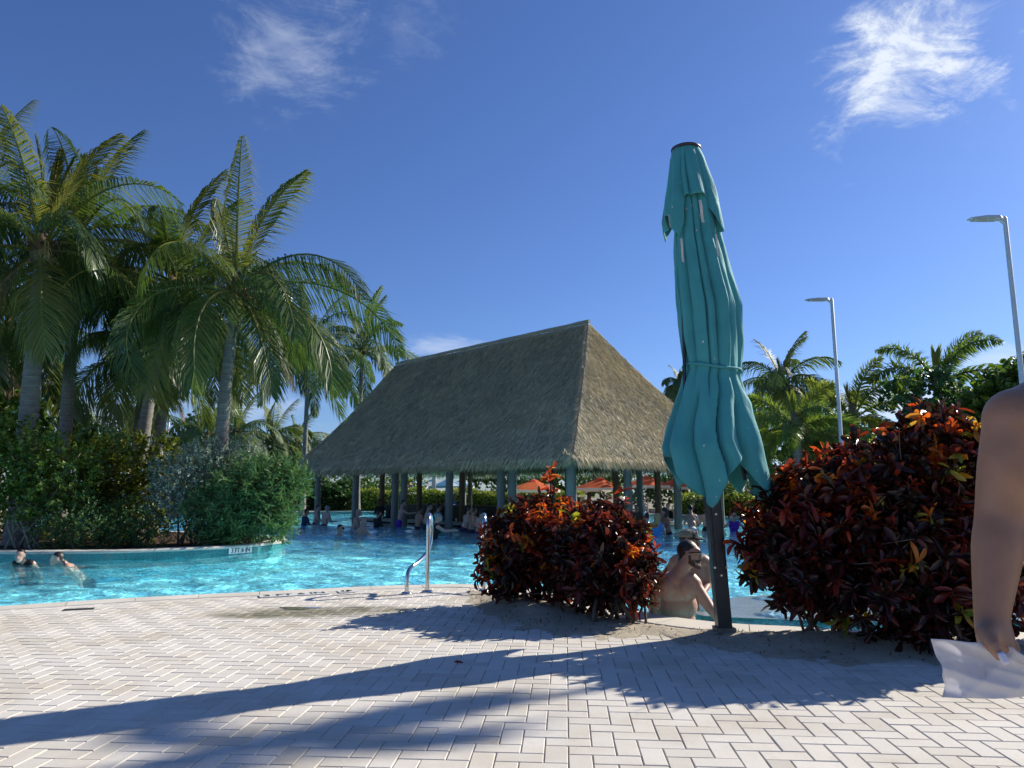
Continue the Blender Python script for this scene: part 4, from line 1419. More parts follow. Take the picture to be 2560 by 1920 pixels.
def shrub(name, base, blobs, n, size, mat, label, cat='shrub', group=None, tmpl=LEAF2, width=0.45, seed=0, stem_mat=None, nstem=7, r=0.025, **kw):
    base = Vector(base)
    root = empty(name, base)
    bl = [(tuple(Vector(c) - base), rr) for c, rr in blobs]
    bl = [(np.array(c), np.array(rr)) for c, rr in bl]
    V, F = leafmass(bl, n, size, tmpl, width, seed, **kw)
    o = link('foliage', mesh('foliage', V, F), mat, root); o['kind'] = 'stuff'
    q = np.random.default_rng(seed + 99)
    tips = []
    for k in range(nstem):
        c, rr = bl[k % len(bl)]
        tips.append(c + q.normal(0, 0.35, 3) * rr)
    for tp in tips:
        stems((0, 0, 0), [tp], r, int(q.integers(1e6)), 0.18).build('stem', stem_mat or M_stem, root, True)
    tag(root, label, cat, group)
    return root
def bl(px, py, Y, rx, ry, rz):
    return (at(px, py, Y), (rx, ry, rz))
GS = 'shrubs on the planted island'
g0 = lambda px, Y: (at(px, 1229, Y).x, Y, -0.02)
shrub('leafy_shrub', g0(60, 14.6), [bl(20, 1150, 14.7, .8, .7, .8), bl(130, 1180, 14.6, .8, .7, .7), bl(-70, 1180, 14.7, .8, .7, 1.0), bl(80, 1240, 14.4, .7, .5, .5)], 9000, 0.085, M_green,
      'dense green shrub on pale bare stems at the left end of the island', group=GS, seed=61, stem_mat=M_stem_pale, nstem=12, r=0.028)
shrub('leafy_shrub', g0(290, 16.2), [bl(210, 1170, 16.2, .8, .7, .6), bl(310, 1165, 16.3, .8, .7, .7), bl(260, 1240, 16.2, 1.0, .7, .7), bl(410, 1160, 16.4, .6, .6, .6), bl(340, 1280, 16.2, .8, .6, .6)], 14000, 0.075, M_olive,
      'olive and yellow tinged shrub filling the middle of the island', group=GS, seed=62, nstem=9)
shrub('leafy_shrub', g0(185, 14.5), [bl(190, 1290, 14.5, .62, .55, .5), bl(150, 1330, 14.5, .5, .5, .4), bl(240, 1330, 14.5, .5, .5, .4)], 14000, 0.035, M_deep,
      'low rounded fine leaved dark green shrub behind the boy in the water', group=GS, seed=63, clump=0.1, width=0.3)
shrub('leafy_shrub', g0(345, 14.9), [bl(330, 1300, 14.9, .55, .5, .45), bl(300, 1340, 14.9, .5, .4, .3), bl(380, 1340, 14.9, .45, .4, .3)], 9000, 0.04, M_deep,
      'small dark fine leaved shrub left of the long leaved shrub', group=GS, seed=64, clump=0.1, width=0.3)
shrub('silver_shrub', g0(460, 15.6), [bl(440, 1190, 15.5, .55, .5, .5), bl(520, 1150, 15.8, .55, .5, .42), bl(420, 1250, 15.3, .45, .45, .45), bl(610, 1140, 16.2, .45, .5, .35)], 9000, 0.07, M_silver,
      'silvery grey leaved shrub at the foot of the tall curved palm', group=GS, seed=65, width=0.25)
shrub('oleander_shrub', g0(590, 15.7), [bl(545, 1290, 15.4, .7, .6, .6), bl(620, 1235, 15.7, .8, .7, .7), bl(690, 1230, 15.9, .6, .6, .6), bl(650, 1310, 15.7, .7, .6, .4), bl(560, 1330, 15.3, .6, .4, .3), bl(730, 1195, 16.0, .3, .4, .35)],
      14000, 0.17, M_oleander, 'large green shrub with long narrow leaves at the tip of the island', group=GS, seed=66, width=0.075, clump=0.22, per=18, up=0.8, nstem=12)
shrub('sea_grape_shrub', g0(90, 19.0), [bl(20, 1060, 19, .9, .8, .8), bl(150, 1100, 19, .9, .8, .7), bl(-80, 1080, 19, 1., .8, .9)], 4500, 0.14, M_green,
      'round leaved shrub at the back of the island behind the thickest trunk', group=GS, tmpl=ROUND, seed=67)
shrub('leafy_shrub', g0(60, 17.6), [bl(30, 1290, 17.6, 1.1, .5, .6), bl(-120, 1290, 17.6, 1.1, .5, .6), bl(200, 1330, 17.4, 1.0, .5, .35)], 5000, 0.08, M_olive,
      'shaded undergrowth shrub low at the back of the island', group=GS, seed=68)

# ---- trees beyond the pool
def tree(px, py, Y, rx, rz, n, size, mat, label, seed, tmpl=LEAF2, group='trees beyond the pool', name='leafy_tree', blobs=6, width=0.5, ry=None, **kw):
    q = np.random.default_rng(seed)
    c = at(px, py, Y)
    base = Vector((c.x, Y, -0.05))
    root = empty(name, base)
    cc = c - base
    ry = ry or rx * 0.8
    bls = [(np.array(cc), np.array((rx * .75, ry * .75, rz * .75)))]
    for k in range(blobs):
        a = k * 2.4 + q.uniform(0, .5)
        bls.append((np.array(cc) + np.array([math.cos(a) * rx * .62, math.sin(a) * ry * .6, q.uniform(-.45, .55) * rz]), np.array((rx, ry, rz)) * q.uniform(.34, .52)))
    V, F = leafmass(bls, n, size, tmpl, width, seed, clump=size * 1.6, **kw)
    o = link('crown', mesh('crown', V, F), mat, root); o['kind'] = 'stuff'
    m = MB().tube([(0, 0, 0), (0.05, 0, cc.z * .5), (0, 0, cc.z)], [0.16, 0.12, 0.05], 9)
    m.build('trunk', M_bark, root, True)
    for k in range(1, 5):
        m = MB().tube([(0, 0, max(.2, cc.z * .45)), tuple((np.array([0, 0, cc.z * .45]) + bls[k][0]) / 2 + np.array([0, 0, .1])), tuple(bls[k][0])], [0.07, 0.05, 0.02], 6)
        m.build('limb', M_bark, root, True)
    tag(root, label, 'tree', group)
    return root
tree(1990, 1120, 24, 2.0, 1.5, 7000, 0.13, M_green, 'dense round leaved tree just right of the teal umbrella', 71, ROUND)
tree(1930, 1190, 21, 1.6, 1.0, 9000, 0.06, M_feather, 'low feathery light green tree beside the teal umbrella', 72, width=0.25)
tree(2100, 1150, 26, 2.0, 1.5, 7000, 0.13, M_green, 'mid green tree at the foot of the lower lamp post', 73, ROUND)
tree(2220, 1135, 28, 2.2, 1.2, 7000, 0.10, M_feather, 'light green tree between the two plume palms', 74, width=0.3)
tree(2440, 1060, 20, 2.2, 1.5, 8000, 0.14, M_deep, 'dark glossy tree behind the tallest plume palm', 75, ROUND)
tree(2560, 1000, 19, 1.6, 1.4, 6000, 0.14, M_green, 'broad leaved tree behind the bare shoulder at the edge', 76, ROUND)
tree(2330, 1150, 30, 2.4, 1.3, 6000, 0.13, M_green, 'green tree low behind the dark red bushes', 77, ROUND)
tree(1790, 1130, 44, 3.2, 2.2, 6000, 0.2, M_green, 'far green tree hidden mostly behind the teal umbrella', 78)
tree(460, 1110, 48, 2.4, 1.9, 6000, 0.2, M_deep, 'dark round tree beyond the island behind the twin palms', 79)
tree(-60, 1030, 30, 3.0, 3.0, 7000, 0.2, M_green, 'tall leafy tree at the far left behind the palms', 80, ROUND)
tree(225, 1130, 40, 2.4, 1.2, 5000, 0.18, M_deep, 'low dark tree beyond the island left of the low bushy palm', 81)
tree(690, 1165, 50, 3.5, 1.4, 6000, 0.2, M_olive, 'pale olive tree in the distance left of the hut', 82)
tree(830, 1225, 47, 4.0, 1.4, 9000, 0.17, M_deep, 'dark leafy tree seen under the left end of the hut', 83)
tree(945, 1225, 52, 3.2, 1.3, 7000, 0.16, M_green, 'shaded tree seen between the hut posts on the left', 84)
tree(1270, 1205, 50, 3.4, 1.5, 7000, 0.17, M_deep, 'dark tree seen under the near corner of the hut', 85)
tree(1470, 1195, 50, 3.2, 1.6, 7000, 0.17, M_green, 'green tree behind the orange umbrellas', 86)
tree(1690, 1215, 48, 3.0, 1.6, 7000, 0.17, M_deep, 'dark tree behind the orange umbrellas right of the hut posts', 87)
tree(2040, 1265, 31, 2.2, 0.9, 6000, 0.12, M_deep, 'dark low tree behind the purple swimsuit bather', 88)
tree(1870, 1240, 36, 2.4, 1.0, 6000, 0.13, M_deep, 'shaded tree framed under the teal umbrella hem', 89)

# ---- clipped hedges beyond the hut
def hedge(name, a, b, w, h, n, mat, label, seed, size=0.1):
    a, b = Vector(a), Vector(b)
    d = b - a; L = d.length
    q = np.random.default_rng(seed)
    root = empty(name, a)
    u = np.array(d.normalized()); v = np.array([-u[1], u[0], 0])
    s = q.random(n) * L; f = q.random(n)
    top = q.random(n) < 0.5
    lat = np.where(top, q.uniform(-w / 2, w / 2, n), np.where(q.random(n) < .8, -w / 2, w / 2) + q.normal(0, .06, n))
    hh = h * (1 + 0.06 * np.sin(s * 2.1) + 0.05 * np.sin(s * 5.3 + 1))
    z = np.where(top, hh + q.normal(0, 0.06, n), q.random(n) * hh)
    P = u[None] * s[:, None] + v[None] * lat[:, None]; P[:, 2] += z
    V, F = scatter(LEAF2[0], LEAF2[1], P, q.normal(size=(n, 3)) + np.array([0, 0, .5]), q.normal(size=(n, 3)) * .6 + np.array([0, -.3, .8]), size * q.uniform(.6, 1.3, n), size * q.uniform(.5, 1.0, n))
    o = link('foliage', mesh('foliage', V, F), mat, root); o['kind'] = 'stuff'
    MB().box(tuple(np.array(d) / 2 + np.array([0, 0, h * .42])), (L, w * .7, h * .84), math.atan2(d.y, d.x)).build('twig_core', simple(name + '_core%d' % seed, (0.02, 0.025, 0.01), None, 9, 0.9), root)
    tag(root, label, 'hedge')
hedge('hedge', (-9.5, 43.6, -.02), (-2.0, 46.0, -.02), 1.2, 1.15, 9000, M_hedge, 'sunlit clipped yellow green hedge seen through the hut on the left', 91, 0.12)
hedge('hedge', (-2.4, 46.0, -.02), (4.0, 42.0, -.02), 1.2, 1.0, 7000, M_hedge, 'clipped hedge in the middle behind the hut bar', 92, 0.12)
hedge('hedge', (8.6, 30.6 + 7, -.02), (12.6, 32.4, -.02), 1.0, 0.9, 5000, M_hedge, 'clipped hedge behind the bathers right of the hut', 93, 0.11)
hedge('hedge', (-26, 38.8, -.02), (-13, 42.6, -.02), 1.5, 2.0, 9000, M_olive, 'tall olive hedge beyond the island at the pool end', 94, 0.13)
hedge('hedge', (12.8, 30.5, -.02), (14.4, 22.5, -.02), 1.2, 1.0, 5000, M_deep, 'dark hedge along the right bank of the pool', 95, 0.1)
hedge('hedge', (-19, 45.5, -.02), (-10, 45.6, -.02), 1.3, 1.7, 8000, M_deep, 'tall dark hedge seen under the left end of the hut', 96, 0.13)
tree(-330, 1090, 40, 4.0, 2.4, 7000, 0.22, M_green, 'broad green tree beyond the far left bank of the pool', 101, ROUND)
tree(-800, 1100, 38, 4.5, 2.6, 7000, 0.22, M_deep, 'dark broad tree past the left edge beyond the pool', 102, ROUND)
# ------------------------------------------------------------------ crotons
CROT = [(0, (0.030, 0.020, 0.013)), (0.12, (0.050, 0.013, 0.012)), (0.27, (0.105, 0.018, 0.015)), (0.45, (0.30, 0.032, 0.016)), (0.60, (0.52, 0.075, 0.016)), (0.75, (0.58, 0.19, 0.02)), (0.88, (0.36, 0.33, 0.04)), (1, (0.13, 0.19, 0.03))]
M_croton = leaf_mat('croton_leaf', CROT, 0.42, 0.24, True)
M_cstem = simple('croton_stem', (0.13, 0.10, 0.075), (0.06, 0.045, 0.035), 20, 0.85, 0, 0.5, 0.01)
def croton_leaf_shape(curl, twist):
    V = []
    for (t, w) in ((0, .05), (.3, .22), (.62, .46), (.86, .50), (1.0, .18)):
        for s in (-1, 0, 1):
            a = twist * t
            x, z = s * w, (-.10 if s == 0 else .10) * (1 if 0 < t < 1 else .4) + curl * t * t
            V.append((x * math.cos(a) - .3 * x * math.sin(a) * 0, t - .12 * curl * t * t, z + x * math.sin(a) * .5))
    F = []
    for r in range(4):
        for c in range(2):
            i = r * 3 + c
            F.append((i, i + 1, i + 4, i + 3))
    return V, F
SHAPES = [croton_leaf_shape(-.35, .5), croton_leaf_shape(-.7, -1.3), croton_leaf_shape(.35, 1.7), croton_leaf_shape(-1.0, .4)]
TINTS = [0.0, 0.12, 0.25, 0.38, 0.5, 0.62, 0.75, 0.88, 1.0]
croton_data = {}
def croton_mesh(si, ti):
    k = (si, ti)
    if k not in croton_data:
        V, F = SHAPES[si]
        me = mesh('leaf', V, F, True, {'tint': np.full(len(V), TINTS[ti])})
        me.materials.append(M_croton)
        croton_data[k] = me
    return croton_data[k]
def croton(base, blobs, nros, label, seed, size=0.125, nobj=150, hot=0.3, nstem=8, sprigs=()):
    q = np.random.default_rng(seed)
    base = Vector(base)
    root = empty('croton_shrub', base)
    bl_ = [(np.array(c) - np.array(base), np.array(r)) for c, r in blobs]
    vol = np.array([r[0] * r[1] * r[2] for c, r in bl_]) ** (2 / 3)
    wh = q.choice(len(bl_), nros, p=vol / vol.sum())
    C = np.array([b[0] for b in bl_])[wh]; Rr = np.array([b[1] for b in bl_])[wh]
    d = unit(q.normal(size=(nros, 3)))
    r = np.where(q.random(nros) < .78, q.uniform(.78, 1.1, nros), q.random(nros) ** .5)
    lump = 1 + .22 * vnoise(d * 3 + C, 1.5, seed)
    S = C + d * Rr * (r * lump)[:, None]
    if len(sprigs):
        S = np.concatenate([S, np.array(sprigs) - np.array(base)]); d = np.concatenate([d, np.tile([0, 0, 1.0], (len(sprigs), 1))])
        r = np.concatenate([r, np.ones(len(sprigs))])
    n = len(S)
    ok = S[:, 2] > .1
    S, d, r = S[ok], d[ok], r[ok]; n = len(S)
    ax = unit(d * .8 + np.array([0, 0, .55]) + q.normal(0, .3, (n, 3)))
    # colour of each shoot: young shoots at the outside turn red, orange and yellow
    patch = vnoise(S, 2.6, seed + 3)
    zr = (S[:, 2] - S[:, 2].mean()) / max(.1, S[:, 2].std())
    young = q.random(n) < np.clip(hot + .42 * patch + .13 * zr, .02, .85)
    tint = np.where(young, np.clip(.5 + .14 * q.normal(size=n) + .08 * patch, .3, .8), np.clip(.13 + .11 * q.normal(size=n), 0, .34))
    gold = (q.random(n) < .035)
    tint = np.where(gold, q.uniform(.8, 1.0, n), tint)
    per = 15
    A = np.repeat(ax, per, 0)
    dv = unit(q.normal(size=(n * per, 3))); dv = unit(dv - A * np.sum(A * dv, 1, keepdims=True))
    op = q.uniform(.35, 1.45, n * per)
    U = unit(A * np.cos(op)[:, None] + dv * np.sin(op)[:, None] + np.array([0, 0, -.12]))
    P = np.repeat(S, per, 0) + A * (q.uniform(-.10, .06, n * per))[:, None]
    N = A * 1.0 - U * .2 + q.normal(0, .35, (n * per, 3))
    sz = size * q.uniform(.65, 1.25, n * per) * np.repeat(np.where(young, .85, 1.0), per)
    lt = np.clip(np.repeat(tint, per) + q.normal(0, .07, n * per), 0, 1)
    sh = q.integers(0, 4, n * per)
    wd = sz * q.uniform(.34, .52, n * per)
    # the leaves that show largest are leaves of their own
    W = P + U * sz[:, None] * .5 + np.array(base)[None]
    dist = np.linalg.norm(W - np.array([0, 0, CAM_H]), axis=1) - 0.45 * np.repeat(r, per) - 2.0 * sz
    big = np.zeros(len(P), bool); big[np.argsort(dist)[:nobj]] = True
    Un = unit(U); Nn = unit(N - Un * np.sum(N * Un, 1, keepdims=True)); X = np.cross(Un, Nn)
    for i in np.nonzero(big)[0]:
        o = bpy.data.objects.new('leaf', croton_mesh(int(sh[i]), int(np.clip(round(np.interp(lt[i], TINTS, range(9))), 0, 8))))
        col.objects.link(o)
        o.parent = root
        M = Matrix.Identity(4)
        for k in range(3):
            M[k][0] = X[i, k] * wd[i] * 1.0; M[k][1] = Un[i, k] * sz[i]; M[k][2] = Nn[i, k] * sz[i]; M[k][3] = P[i, k]
        o.matrix_basis = M
    Vs, Fs, Ts, off = [], [], [], 0
    for s_ in range(4):
        sel = np.nonzero(~big & (sh == s_))[0]
        V, F = scatter(SHAPES[s_][0], SHAPES[s_][1], P[sel], U[sel], N[sel], sz[sel], wd[sel])
        Vs.append(V); Fs.append(F[0] + off); off += len(V); Ts.append(np.repeat(lt[sel], len(SHAPES[s_][0])))
    o = link('foliage', mesh('foliage', np.concatenate(Vs), np.concatenate(Fs), True, {'tint': np.concatenate(Ts)}), M_croton, root); o['kind'] = 'stuff'
    # woody stems fanning out from the ground
    for k in range(nstem):
        c, rr = bl_[k % len(bl_)]
        tp = c + q.normal(0, .4, 3) * rr; tp[2] = max(tp[2], .35)
        stems((q.normal(0, .1), q.normal(0, .08), -.03), [tp], q.uniform(.012, .024), int(q.integers(1e6)), .06).build('stem', M_cstem, root, True)
        for kk in range(3):
            t2 = tp + q.normal(0, .5, 3) * rr
            if t2[2] > .2:
                stems(tuple(tp * .55), [t2], .009, int(q.integers(1e6)), .02).build('stem', M_cstem, root, True)
    tag(root, label, 'croton shrub', 'crotons along the pool edge')
    return root
def cb(px, py, Y, rx, ry, rz): return (at(px, py, Y), (rx, ry, rz))
def gz(px, py): p = gp(px, py); return (p.x, p.y, 0.0)
croton(gz(1330, 1518), [cb(1300, 1370, 7.35, .36, .42, .36), cb(1385, 1325, 7.3, .48, .45, .31), cb(1260, 1430, 7.3, .24, .3, .24), cb(1390, 1410, 7.3, .45, .42, .31)], 440,
       'red and orange croton beside the stainless grab rails', 301, 0.080, 150, .36, 9, [at(1372, 1205, 7.3), at(1378, 1180, 7.3)])
croton(gz(1560, 1556), [cb(1490, 1330, 6.9, .36, .40, .27), cb(1525, 1400, 6.7, .38, .40, .33), cb(1570, 1440, 6.55, .22, .3, .30), cb(1480, 1440, 6.75, .36, .4, .3)], 410,
       'dark maroon croton in front of the bearded man at the pool edge', 302, 0.080, 150, .10, 9, [at(1560, 1240, 6.9)])
croton(gz(2030, 1590), [cb(2000, 1320, 5.8, .36, .42, .34), cb(2085, 1230, 5.8, .38, .42, .28), cb(1955, 1410, 5.7, .28, .36, .30), cb(2075, 1390, 5.75, .42, .42, .40)], 470,
       'dark red croton just right of the umbrella pole', 303, 0.086, 150, .13, 9)
croton(gz(2230, 1600), [cb(2215, 1200, 5.7, .44, .45, .36), cb(2330, 1120, 5.7, .36, .42, .28), cb(2250, 1340, 5.6, .52, .48, .48), cb(2200, 1480, 5.5, .42, .4, .3), cb(2370, 1250, 5.6, .36, .42, .42)], 610,
       'tallest croton with dark leaves and orange tips in the middle of the hedge', 304, 0.088, 150, .15, 10, [at(2300, 1035, 5.7), at(2345, 1030, 5.7)])
croton(gz(2400, 1595), [cb(2400, 1390, 5.45, .36, .4, .45), cb(2430, 1200, 5.6, .30, .4, .35), cb(2370, 1500, 5.4, .40, .36, .28)], 350,
       'brownish croton behind the bare arm, half hidden by it', 305, 0.088, 150, .18, 8)
croton((4.35, 5.65, 0), [((4.3, 5.6, .62), (.42, .4, .42)), ((4.75, 5.7, .7), (.5, .45, .5)), ((4.2, 5.55, .35), (.35, .35, .22))], 300,
       'bright red edged croton at the edge past the bare arm', 306, 0.086, 100, .5, 7)

# a fallen red leaf on the paving
fl = link('fallen_leaf', croton_mesh(1, 3)); fl.location = gp(1158, 1656, 0.006); fl.rotation_euler = (0.15, 0.2, 0.9); fl.scale = (0.04, 0.075, 0.06)
tag(fl, 'single curled dark red fallen leaf lying on the sunlit paving', 'leaf')

# ------------------------------------------------------------------ closed parasol
def cloth_material():
    m, t, b = new_mat('teal_canvas')
    n = noise_node(t, 3, 4, 0.6, 'Object')
    r = ramp_node(t, [(0.3, (0.045, 0.31, 0.325)), (0.7, (0.062, 0.38, 0.39))])
    t.links.new(n, r.inputs[0])
    # a few pale droppings and specks
    sp = noise_node(t, 17, 2, 0.4, 'Object', (1, 1, 0.6))
    rs = ramp_node(t, [(0.725, (0, 0, 0)), (0.75, (1, 1, 1))])
    t.links.new(sp, rs.inputs[0])
    c = mixc(t, rs.outputs[0], r.outputs[0], (0.55, 0.58, 0.52))
    t.links.new(c, b.inputs['Base Color'])
    wv0 = noise_node(t, 300, 2, 0.5, 'Object')
    wv1 = noise_node(t, 9, 5, 0.6, 'Object', (1.6, 1.6, 0.35), 0.6)
    wm = t.nodes.new('ShaderNodeMath'); wm.operation = 'MULTIPLY_ADD'
    t.links.new(wv0, wm.inputs[0]); wm.inputs[1].default_value = 0.05; t.links.new(wv1, wm.inputs[2])
    wv = wm.outputs[0]
    b.inputs['Roughness'].default_value = 0.75
    b.inputs['Sheen Weight'].default_value = 0.15
    bump(t, b, wv, 0.55, 0.02)
    tr = t.nodes.new('ShaderNodeBsdfTranslucent')
    t.links.new(c, tr.inputs[0])
    mx = t.nodes.new('ShaderNodeMixShader'); mx.inputs[0].default_value = 0.14
    t.links.new(b.outputs[0], mx.inputs[1]); t.links.new(tr.outputs[0], mx.inputs[2])
    t.links.new(mx.outputs[0], t.nodes['Material Output'].inputs[0])
    return m
M_canvas = cloth_material()
M_steel_dark = simple('dark_bronze_steel', (0.030, 0.031, 0.033), (0.045, 0.045, 0.046), 15, 0.38, 0.4)
M_bolt = simple('steel_bolt', (0.6, 0.6, 0.6), (0.5, 0.5, 0.5), 20, 0.3, 1.0)
M_webbing = simple('white_webbing', (0.62, 0.61, 0.57), (0.52, 0.51, 0.47), 40, 0.8)
UY = 5.96
umb = empty('closed_umbrella', (1.69, UY, 0))
def U_(p):
    return np.asarray(p, float) - np.array([1.69, UY, 0])
PL_TOP = [8, 33, 62, 81, 104, 139, 161, 186, 214, 250, 287, 322]
PL_LOW = [14, 52, 86, 121, 150, 168, 196, 240, 290, 335]
PL_VENT = [20, 57, 70, 119, 150, 190, 235, 280, 330]
def saw(d, P):
    k = len(P)
    for i in range(k):
        a, b = P[i], P[(i + 1) % k] + (360 if i == k - 1 else 0)
        x = d if d >= P[0] else d + 360
        if a <= x < b:
            f = (x - a) / (b - a)
            hgt = .75 + .5 * math.sin(i * 2.7 + 1)
            drop = 1 - math.exp(-(x - a) / 3.2)
            return max(-1.0, (-1 + 2 * math.sin(math.pi * (.5 * drop * (.35 + .65 * f)))) * min(1, hgt) if i % 2 else (-.9 + 1.8 * drop * math.sin(math.pi * min(1.0, .15 + .8 * f))) * min(1, hgt))
    return 0.0
def loft(rows, hem, n=128, folds=9, amp=0.1, seed=5, twist=0.8, nz=60, tie=None, ztop=None):
    """rows: (py, xL, xR) of the outline; hem: list of (phi deg, py) with phi 0 = left, 90 = front, 180 = right"""
    rows = sorted(rows)
    ys = np.array([r[0] for r in rows], float); xl = np.array([r[1] for r in rows], float); xr = np.array([r[2] for r in rows], float)
    ph = np.linspace(0, 360, n, endpoint=False)
    hp_ = np.array([h[0] for h in hem] + [hem[0][0] + 360], float); hy = np.array([h[1] for h in hem] + [hem[0][1]], float)
    hemy = np.interp(ph, hp_, hy)
    q = np.random.default_rng(seed)
    ph0 = q.uniform(0, 6.28, 4)
    V = np.zeros((nz + 1, n, 3))
    for i in range(nz + 1):
        f = i / nz
        py = ys[0] + (hemy - ys[0]) * f
        L = np.interp(py, ys, xl); Rr = np.interp(py, ys, xr)
        for j in range(n):
            a = at(L[j], py[j], UY); b = at(Rr[j], py[j], UY)
            c = (a + b) / 2; w = (b.x - a.x) / 2
            t = math.radians(ph[j])
            am = amp(py[j]) if callable(amp) else amp
            tw = twist * (py[j] - ys[0]) / 900
            k = folds
            # pleats: the cloth laps over itself, rising slowly and dropping sharply
            drift = 14 * tw + 5 * math.sin(3.1 * tw + 1)
            d0 = (ph[j] - drift) % 360
            r_t = saw(d0, PL_TOP); r_l = saw((ph[j] + 4 * math.sin(py[j] / 40.0)) % 360, PL_LOW)
            mixv = min(1.0, max(0.0, (py[j] - 925) / 90.0)) if folds == 9 else 0.0
            fo = (r_t if folds == 9 else saw((ph[j] + 3 * math.sin(py[j] / 30.0)) % 360, PL_VENT)) * (1 - mixv) + r_l * mixv
            soft = .012 * math.sin(7 * t + py[j] / 23.0) + .010 * math.sin(13 * t - py[j] / 17.0 + 2)
            rr = w * (1 + 1.25 * am * (fo - .62) + soft)
            V[i, j] = (c.x - rr * math.cos(t), UY - rr * math.sin(t) * .92, c.z)
    F = []
    for i in range(nz):
        for j in range(n):
            j2 = (j + 1) % n
            F.append((i * n + j, (i + 1) * n + j, (i + 1) * n + j2, i * n + j2))
    return U_(V.reshape(-1, 3)), F
rows_main = [(385, 1683, 1748), (450, 1682, 1772), (520, 1684, 1786), (600, 1684, 1800), (660, 1684, 1816), (720, 1686, 1833), (770, 1690, 1847), (850, 1698, 1851), (900, 1706, 1850), (926, 1712, 1848),
             (950, 1704, 1848), (1000, 1690, 1868), (1060, 1675, 1882), (1120, 1657, 1897), (1180, 1664, 1908), (1265, 1690, 1918)]
hem_main = [(0, 1118), (10, 1128), (22, 1165), (40, 1212), (58, 1262), (64, 1268), (72, 1255), (92, 1195), (112, 1142), (122, 1150), (134, 1210), (146, 1252), (152, 1248), (160, 1185), (170, 1238), (178, 1246), (186, 1232), (200, 1180), (225, 1235), (250, 1170), (280, 1240), (310, 1180), (335, 1225), (352, 1150)]
def amp_main(y):
    return float(np.interp(y, [385, 600, 800, 910, 930, 960, 1050, 1260], [.08, .13, .14, .10, .09, .13, .18, .20]))
V, F = loft(rows_main, hem_main, 240, 9, amp_main, 5, 1.0, 90)
canopy = link('canopy', mesh('canopy', V, F, True), M_canvas, umb)
so = canopy.modifiers.new('cloth', 'SOLIDIFY'); so.thickness = 0.004; so.offset = 1
# vent flap on top
rows_vent = [(376, 1682, 1748), (400, 1676, 1760), (450, 1669, 1776), (500, 1663, 1790), (545, 1659, 1800), (620, 1664, 1812)]
hem_vent = [(0, 540), (14, 545), (22, 545), (36, 590), (46, 604), (56, 565), (60, 512), (66, 506), (78, 508), (104, 506), (116, 512), (130, 560), (142, 590), (152, 596), (165, 545), (180, 525), (205, 530), (230, 590), (255, 530), (290, 525), (320, 590), (345, 535)]
V, F = loft(rows_vent, hem_vent, 200, 8, lambda y: float(np.interp(y, [376, 420, 600], [.02, .10, .17])), 9, 0.25, 26)
vent = link('vent_flap', mesh('vent_flap', V, F, True), M_canvas, canopy)
so = vent.modifiers.new('cloth', 'SOLIDIFY'); so.thickness = 0.004; so.offset = 1
# cap, cord, straps, ribs
a, b = at(1680, 377, UY), at(1750, 372, UY); c = (a + b) / 2; rc = (b.x - a.x) / 2
cap_ = MB().lathe(tuple(U_(c)), [(rc * .98, -.012), (rc * 1.05, -.006), (rc * 1.05, .008), (rc * .9, .018), (rc * .3, .024)], 28)
cap_.build('top_cap', M_steel_dark, umb, True)
ring = []
for k in range(41):
    t = 2 * math.pi * k / 40
    py = 925 - 9 * math.cos(t)
    a, b = at(1709, py, UY), at(1851, py, UY); c = (a + b) / 2; w = (b.x - a.x) / 2
    ring.append(tuple(U_((c.x - w * math.cos(t) * 1.01, UY - w * math.sin(t) * .95, c.z + .01 * math.sin(3 * t)))))
MB().tube(ring, 0.011, 7, caps=False).build('tie_cord', M_canvas, umb, True)
def strap(px0, py0, px1, py1, w=0.022, dy=-0.24):
    a, b = at(px0, py0, UY + dy), at(px1, py1, UY + dy)
    m = MB()
    d = (b - a); n = 5
    V = []; F = []
    for i in range(n + 1):
        p = a + d * (i / n) + Vector((0, -.008 * math.sin(i * 1.3), 0))
        for s in (-1, 1):
            for k in (0, .003):
                V.append(tuple(U_(p + Vector((s * w / 2, k, 0)))))
    for i in range(n):
        o_ = 4 * i
        F += [(o_, o_ + 2, o_ + 6, o_ + 4), (o_ + 1, o_ + 5, o_ + 7, o_ + 3), (o_, o_ + 4, o_ + 5, o_ + 1), (o_ + 2, o_ + 3, o_ + 7, o_ + 6)]
    F += [(0, 1, 3, 2), (4 * n, 4 * n + 2, 4 * n + 3, 4 * n + 1)]
    m.add(V, F).build('strap', M_webbing, umb)
strap(1750, 500, 1758, 556); strap(1703, 596, 1708, 655, .018); strap(1672, 535, 1678, 570, .018, -.06); strap(1790, 585, 1796, 640, .014, -.2)
lean0, lean1 = Vector((0, 0, 0)), Vector((-0.205, 0, 4.10))
def on_pole(z): return lean0.lerp(lean1, z / 4.10)
pole = MB()
q0, q1 = on_pole(0.0), on_pole(4.05)
hw = 0.056
V = []
for p in (q0, q1):
    for (x, y) in ((-hw, -hw), (hw, -hw), (hw, hw), (-hw, hw)):
        V.append((p.x + x, p.y + y, p.z))
pole.add(V, [(0, 1, 5, 4), (1, 2, 6, 5), (2, 3, 7, 6), (3, 0, 4, 7), (0, 3, 2, 1), (4, 5, 6, 7)])
po = pole.build('pole', M_steel_dark, umb)
bv = po.modifiers.new('b', 'BEVEL'); bv.width = 0.008; bv.segments = 2
